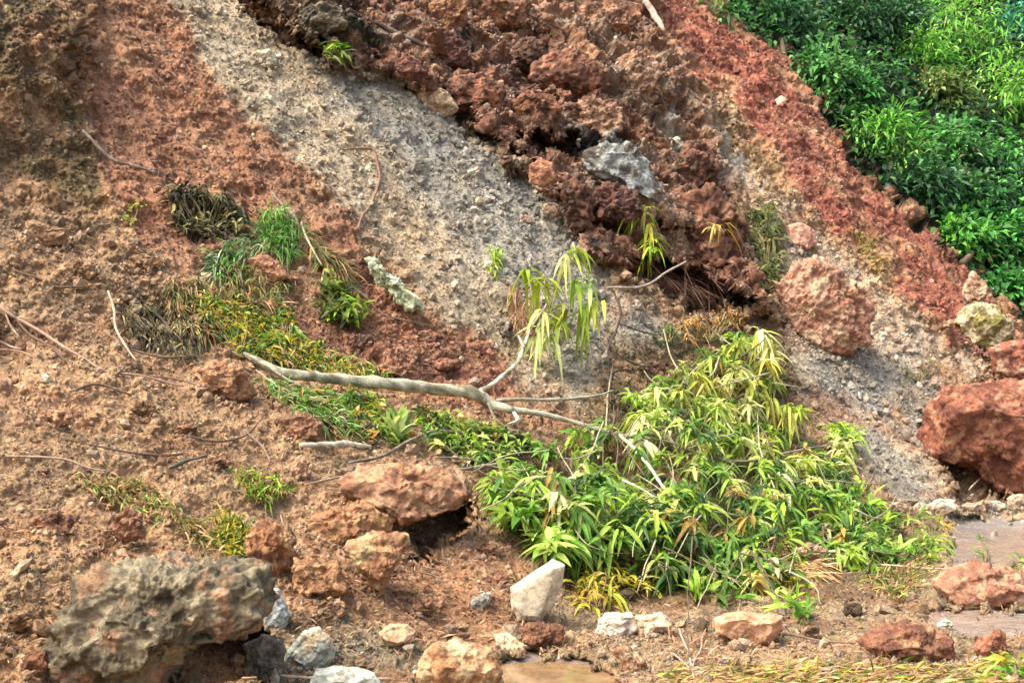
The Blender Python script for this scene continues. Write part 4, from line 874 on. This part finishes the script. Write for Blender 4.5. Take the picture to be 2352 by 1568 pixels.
stick('branch', [(1395,640),(1415,680),(1425,720),(1415,760),(1400,800),(1398,860),(1400,920)], [1.8,2.6,2.6,2.6,2.4,2.4,2], 'thin dark crooked branch rising behind the trunk fork', 'branch', (80,62,52), seed=16, front=.35, extra=[([(1420,740),(1470,760),(1510,770)], [2,1.8,1.2]), ([(1400,800),(1450,830),(1500,840),(1560,800)], [2,2,1.6,1.2]), ([(1398,860),(1440,850),(1480,870)], [2,1.6,1.2])])
stick('branch', [(1395,658),(1440,658),(1480,656),(1530,625),(1575,600)], [2,2.4,2.6,2.4,2], 'straight pale twig poking out of the dark cave', 'twig', (180,156,136), seed=17, front=.45)
stick('branch', [(1840,1302),(1880,1292),(1930,1285),(1990,1290)], [6,6,5.5,4], 'dead pale stick lying at the right foot of the crown', 'stick', (204,168,130), (160,130,96), seed=18, front=.3, extra=[([(1970,1290),(2010,1270),(2040,1240),(2055,1220)], [3.6,3,2.6,2]), ([(1990,1292),(2100,1300),(2200,1305)], [2.5,2,1.5])])
stick('branch', [(2030,1555),(2060,1562),(2110,1570)], [2.4,2.4,2], 'thin stick among the litter at the bottom right', 'stick', (140,104,80), seed=19, front=.03)
stick('branch', [(560,1556),(640,1552),(740,1553),(900,1558)], [3,3.6,3.6,2.4], 'long tan stick along the bottom edge left of centre', 'stick', (206,160,120), seed=20, front=.12)
stick('branch', [(860,50),(900,70),(950,95),(985,110)], [5,6,6,3.5], 'dark plank like branch on the red outcrop near the top', 'branch', (104,84,74), (70,56,50), seed=21, front=.1)
stick('root', [(1480,0),(1500,30),(1525,70)], [6,8,5], 'pale pink root like ridge at the top right of the outcrop', 'root', (212,160,140), seed=22, front=.08)
stick('branch', [(960,1310),(1000,1320),(1020,1335)], [2,2.4,2], 'short thin stick under the hollow of the overhanging slab', 'stick', (150,110,88), seed=23, front=.06, extra=[([(955,1300),(985,1305),(1015,1312)], [1.6,2,1.4])])
stick('branch', [(2225,1125),(2240,1110),(2250,1098)], [1.5,1.8,1.5], 'tiny pale twig inside the hollow under the large red boulder', 'twig', (176,150,130), seed=24, front=.5)
stick('branch', [(1760,1460),(1820,1455),(1890,1470),(1990,1480)], [3,3,2.6,2], 'low brown stick between salmon slab and dark red brown heap', 'stick', (140,100,76), seed=25, front=.03, extra=[([(2005,1478),(2040,1490),(2080,1492)], [2,2,1.4])])
stick('root', [(1560,1440),(1580,1490),(1590,1530),(1600,1580)], [2,2.6,2.6,2.2], 'pale forked root standing in the rubble at the bottom', 'root', (206,150,122), seed=26, front=.08, extra=[([(1620,1440),(1608,1490),(1592,1530)], [2,2,1.6]), ([(1540,1500),(1570,1520),(1590,1540)], [1.6,2,1.6])])

for (p_, c_, lb) in [
   ([(-20,800),(60,812),(130,850),(190,880)],(150,104,76),'brown root below the long pale root at the left edge'),
   ([(20,700),(60,760),(120,800),(150,830)],(120,84,62),'dark root crossing under the long pale root at the left edge'),
   ([(240,760),(300,800),(380,820),(450,815)],(140,110,80),'brown stem lying through the dark matted grass'),
   ([(330,700),(380,740),(400,790),(430,820)],(104,78,60),'dark stem sloping down through the dark matted grass'),
   ([(60,880),(150,900),(220,880),(300,905)],(112,78,58),'dark wavy root below the left edge roots'),
   ([(560,985),(600,1020),(620,1060)],(140,104,80),'short brown twig left of the pale broken log'),
   ([(430,1000),(500,1015),(560,1000),(600,960)],(120,88,66),'dark twig between the broad tan lump and the crumbly lump'),
   ([(700,1110),(780,1095),(860,1085)],(180,136,100),'pale twig lying across the left of the overhanging slab'),
   ([(30,620),(90,640),(130,660),(210,655)],(124,90,66),'dark root below the tan earth ledge at the far left')]:
    stick('root', p_, [2.2] + [3.0] * (len(p_) - 2) + [1.8], lb, 'root', c_, front=.07, seed=len(lb))
# ------------------------------------------------------------------ forest on the standing slope
def leafcloud(C, n, sig, L_, W_, cols, wts, seed, jit=.22):
    """n leaves around each clump centre"""
    r0 = np.random.default_rng(seed); m = len(C); O = np.repeat(C, n, 0) + r0.normal(0, 1, (m * n, 3)) * sig
    d_ = (O - np.repeat(C, n, 0)) / sig * .6 + r0.normal(0, .5, (m * n, 3)) + np.array([0, -.5, .15])
    cols = tuple(tuple(min(255, x * 1.02 + 9) for x in q_) for q_ in cols)
    cc = np.repeat(pal(cols, wts, m, r0, jit), n, 0) * np.exp(r0.normal(0, .22, m * n))[:, None]
    return leaves(O, d_, L_ * r0.uniform(.6, 1.3, m * n), W_ * r0.uniform(.7, 1.2, m * n), r0.uniform(.1, .7, m * n), np.clip(cc, .004, .7), seed + 1, simple=True)
FG = ((38,86,34),(58,116,46),(26,62,30),(84,140,60),(50,90,60),(96,80,56))
FL = ((86,160,44),(116,184,60),(60,120,40),(140,196,90)); FD = ((26,60,30),(40,84,40),(60,110,60),(90,130,100)); FO = ((110,136,60),(80,110,48),(140,156,90)); FHAZE = ((50,120,84),(80,160,120),(40,96,70)); FM = ((44,104,40),(70,140,54),(100,164,84),(34,72,36))  # the bluish palette has distance haze painted into the leaf colour
r0 = np.random.default_rng(90)
fp = [(1575,-120),(3000,-500),(3100,760),(2420,760),(2340,720),(2240,610),(2140,505),(2010,400),(1895,260),(1850,150),(1735,70),(1650,25)]
S = sample_poly(fp, 2600, r0); S = S[(S[:, 0] < 2700)]
S3 = to3d(S[:, 0], S[:, 1], gy(S[:, 0], S[:, 1]) * (1 - r0.uniform(.004, .02, len(S))))
V_, q_, t_, c = leafcloud(S3, 26, .14, .15, .036, FG, (4, 3, 4, 1, 1, .7), 91)
tag(link_mesh('undergrowth', V_, [q_], M_FOREST, c), 'dense green undergrowth covering the standing slope at the right', 'undergrowth', kind='stuff')
def bush(name, label, cu, cv, rad, cols, wts, seed, cat='shrub', clumps=30, per=42, L_=.16, W_=.036, sq=.85, out=.55, trunk=None):
    r0 = np.random.default_rng(seed); Yg_ = float(gy(cu, cv)); s = Yg_ * K / F; Rm = rad * s
    Cn = to3d(cu, cv, Yg_ - out * Rm); B = to3d(cu, cv + rad * .8, float(gy(cu, cv + rad * .8)))
    o = tag(empty(name, B), label, cat, 'trees and shrubs on the standing slope')
    d_ = r0.normal(size=(clumps, 3)); d_[:, 1] -= .4; d_[:, 2] += .25; d_ /= np.linalg.norm(d_, axis=1)[:, None]
    C = Cn + d_ * Rm * r0.uniform(.45, 1.0, (clumps, 1)) * np.array([1, .8, sq])
    child('crown' if cat == 'tree' else 'foliage', [leafcloud(C, per, .20 * Rm + .03, L_, W_, cols, wts, seed + 1)], M_FOREST, o)
    ps = []
    if trunk is not None:
        tp = to3d(np.array([a for a, _ in trunk], float), np.array([b for _, b in trunk], float), Yg_ - out * Rm - .5); V_, q_, t_ = tube(tp, np.linspace(.045, .03, len(tp)), 5, 7, .02, seed); ps.append((V_, q_, t_, np.tile(lin((150,140,120)), (len(V_), 1))))
    else:
        V_, q_, t_ = tube(np.array([B, (B + Cn) / 2 + r0.normal(0, .05, 3), Cn]), [.05, .04, .025], 4, 6); ps.append((V_, q_, t_, np.tile(lin((96,84,66)), (len(V_), 1))))
    for c in C[:10]:
        V_, q_, t_ = tube(np.array([Cn - [0, 0, .3 * Rm], (Cn + c) / 2, c]), [.02, .014, .008], 3, 5); ps.append((V_, q_, t_, np.tile(lin((96,84,66)), (len(V_), 1))))
    child('trunk' if cat == 'tree' else 'stem', ps, M_BARK, o)
    return o
W4 = (3, 3, 2, 1)
bush('shrub', 'dark teal shrub at the top where forest meets the red band', 1800, 50, 95, FD, (2, 3, 2, 1), 401)
bush('tree', 'very dark tree at the top edge in the shaded part of the forest', 1960, 40, 110, FD, (4, 2, 1, .4), 402, 'tree')
bush('tree', 'bright lime tree with drooping sprays at the top right', 2180, 90, 120, FL, W4, 403, 'tree', 44, 34, .22, .022)
bush('tree', 'tree farthest off in the top right corner with bluish haze painted into its leaves', 2325, 70, 75, FHAZE, (3, 2, 2), 404, 'tree')
bush('shrub', 'glossy mid green shrub overhanging the upper red band', 1890, 190, 85, FM, (2, 3, 2, 2), 405)
bush('tree', 'dark tree with a thin bare pale trunk', 2060, 70, 80, FD, (3, 3, 2, 1), 406, 'tree', trunk=[(2094,215),(2090,170),(2092,130),(2096,80)])
bush('shrub', 'pale leaved shrub below the thin bare trunk', 1960, 235, 70, FM, (1, 2, 4, 1), 407)
bush('shrub', 'olive domed shrub at the centre of the forest', 2170, 225, 62, FO, (3, 2, 2), 408)
bush('tree', 'tall lime tree at the right edge below the tree with painted haze', 2300, 230, 115, FL, (3, 3, 2, 2), 409, 'tree', 40, 34, .2, .024)
bush('shrub', 'bright feathery shrub near the middle of the red band edge', 2040, 345, 85, FL, (3, 2, 3, 1), 410, clumps=32, L_=.2, W_=.02)
bush('shrub', 'mid green shrub right of the bright feathery shrub', 2170, 350, 80, FM, (2, 3, 3, 1), 411)
bush('tree', 'broad green tree at the right edge halfway down the forest', 2310, 390, 100, FM, (3, 3, 1, 2), 412, 'tree')
bush('shrub', 'dark green shrub hugging the lower red band edge', 2110, 440, 70, FD, (3, 3, 2, 1), 413)
bush('shrub', 'deep green shrub with pale leaf tips low in the forest', 2230, 490, 85, FD + FM, (2, 3, 2, 1, 2, 2, 2, 1), 414)
bush('shrub', 'small vivid green shrub above the pale pointed rock', 2210, 560, 55, FL + FM, (2, 2, 2, 1, 3, 2, 1, 1), 415)
bush('shrub', 'large vivid green shrub at the right edge low in the forest', 2320, 570, 85, FM, (3, 3, 1, 1), 416)
bush('shrub', 'lowest green shrub of the forest behind the mossy boulder', 2310, 680, 60, FM, (3, 3, 1, 1), 417)
bush('tree', 'lime green tree between the olive shrub and the bright crown above', 2120, 140, 60, FL, (2, 3, 2, 2), 418, 'tree', L_=.2, W_=.022)
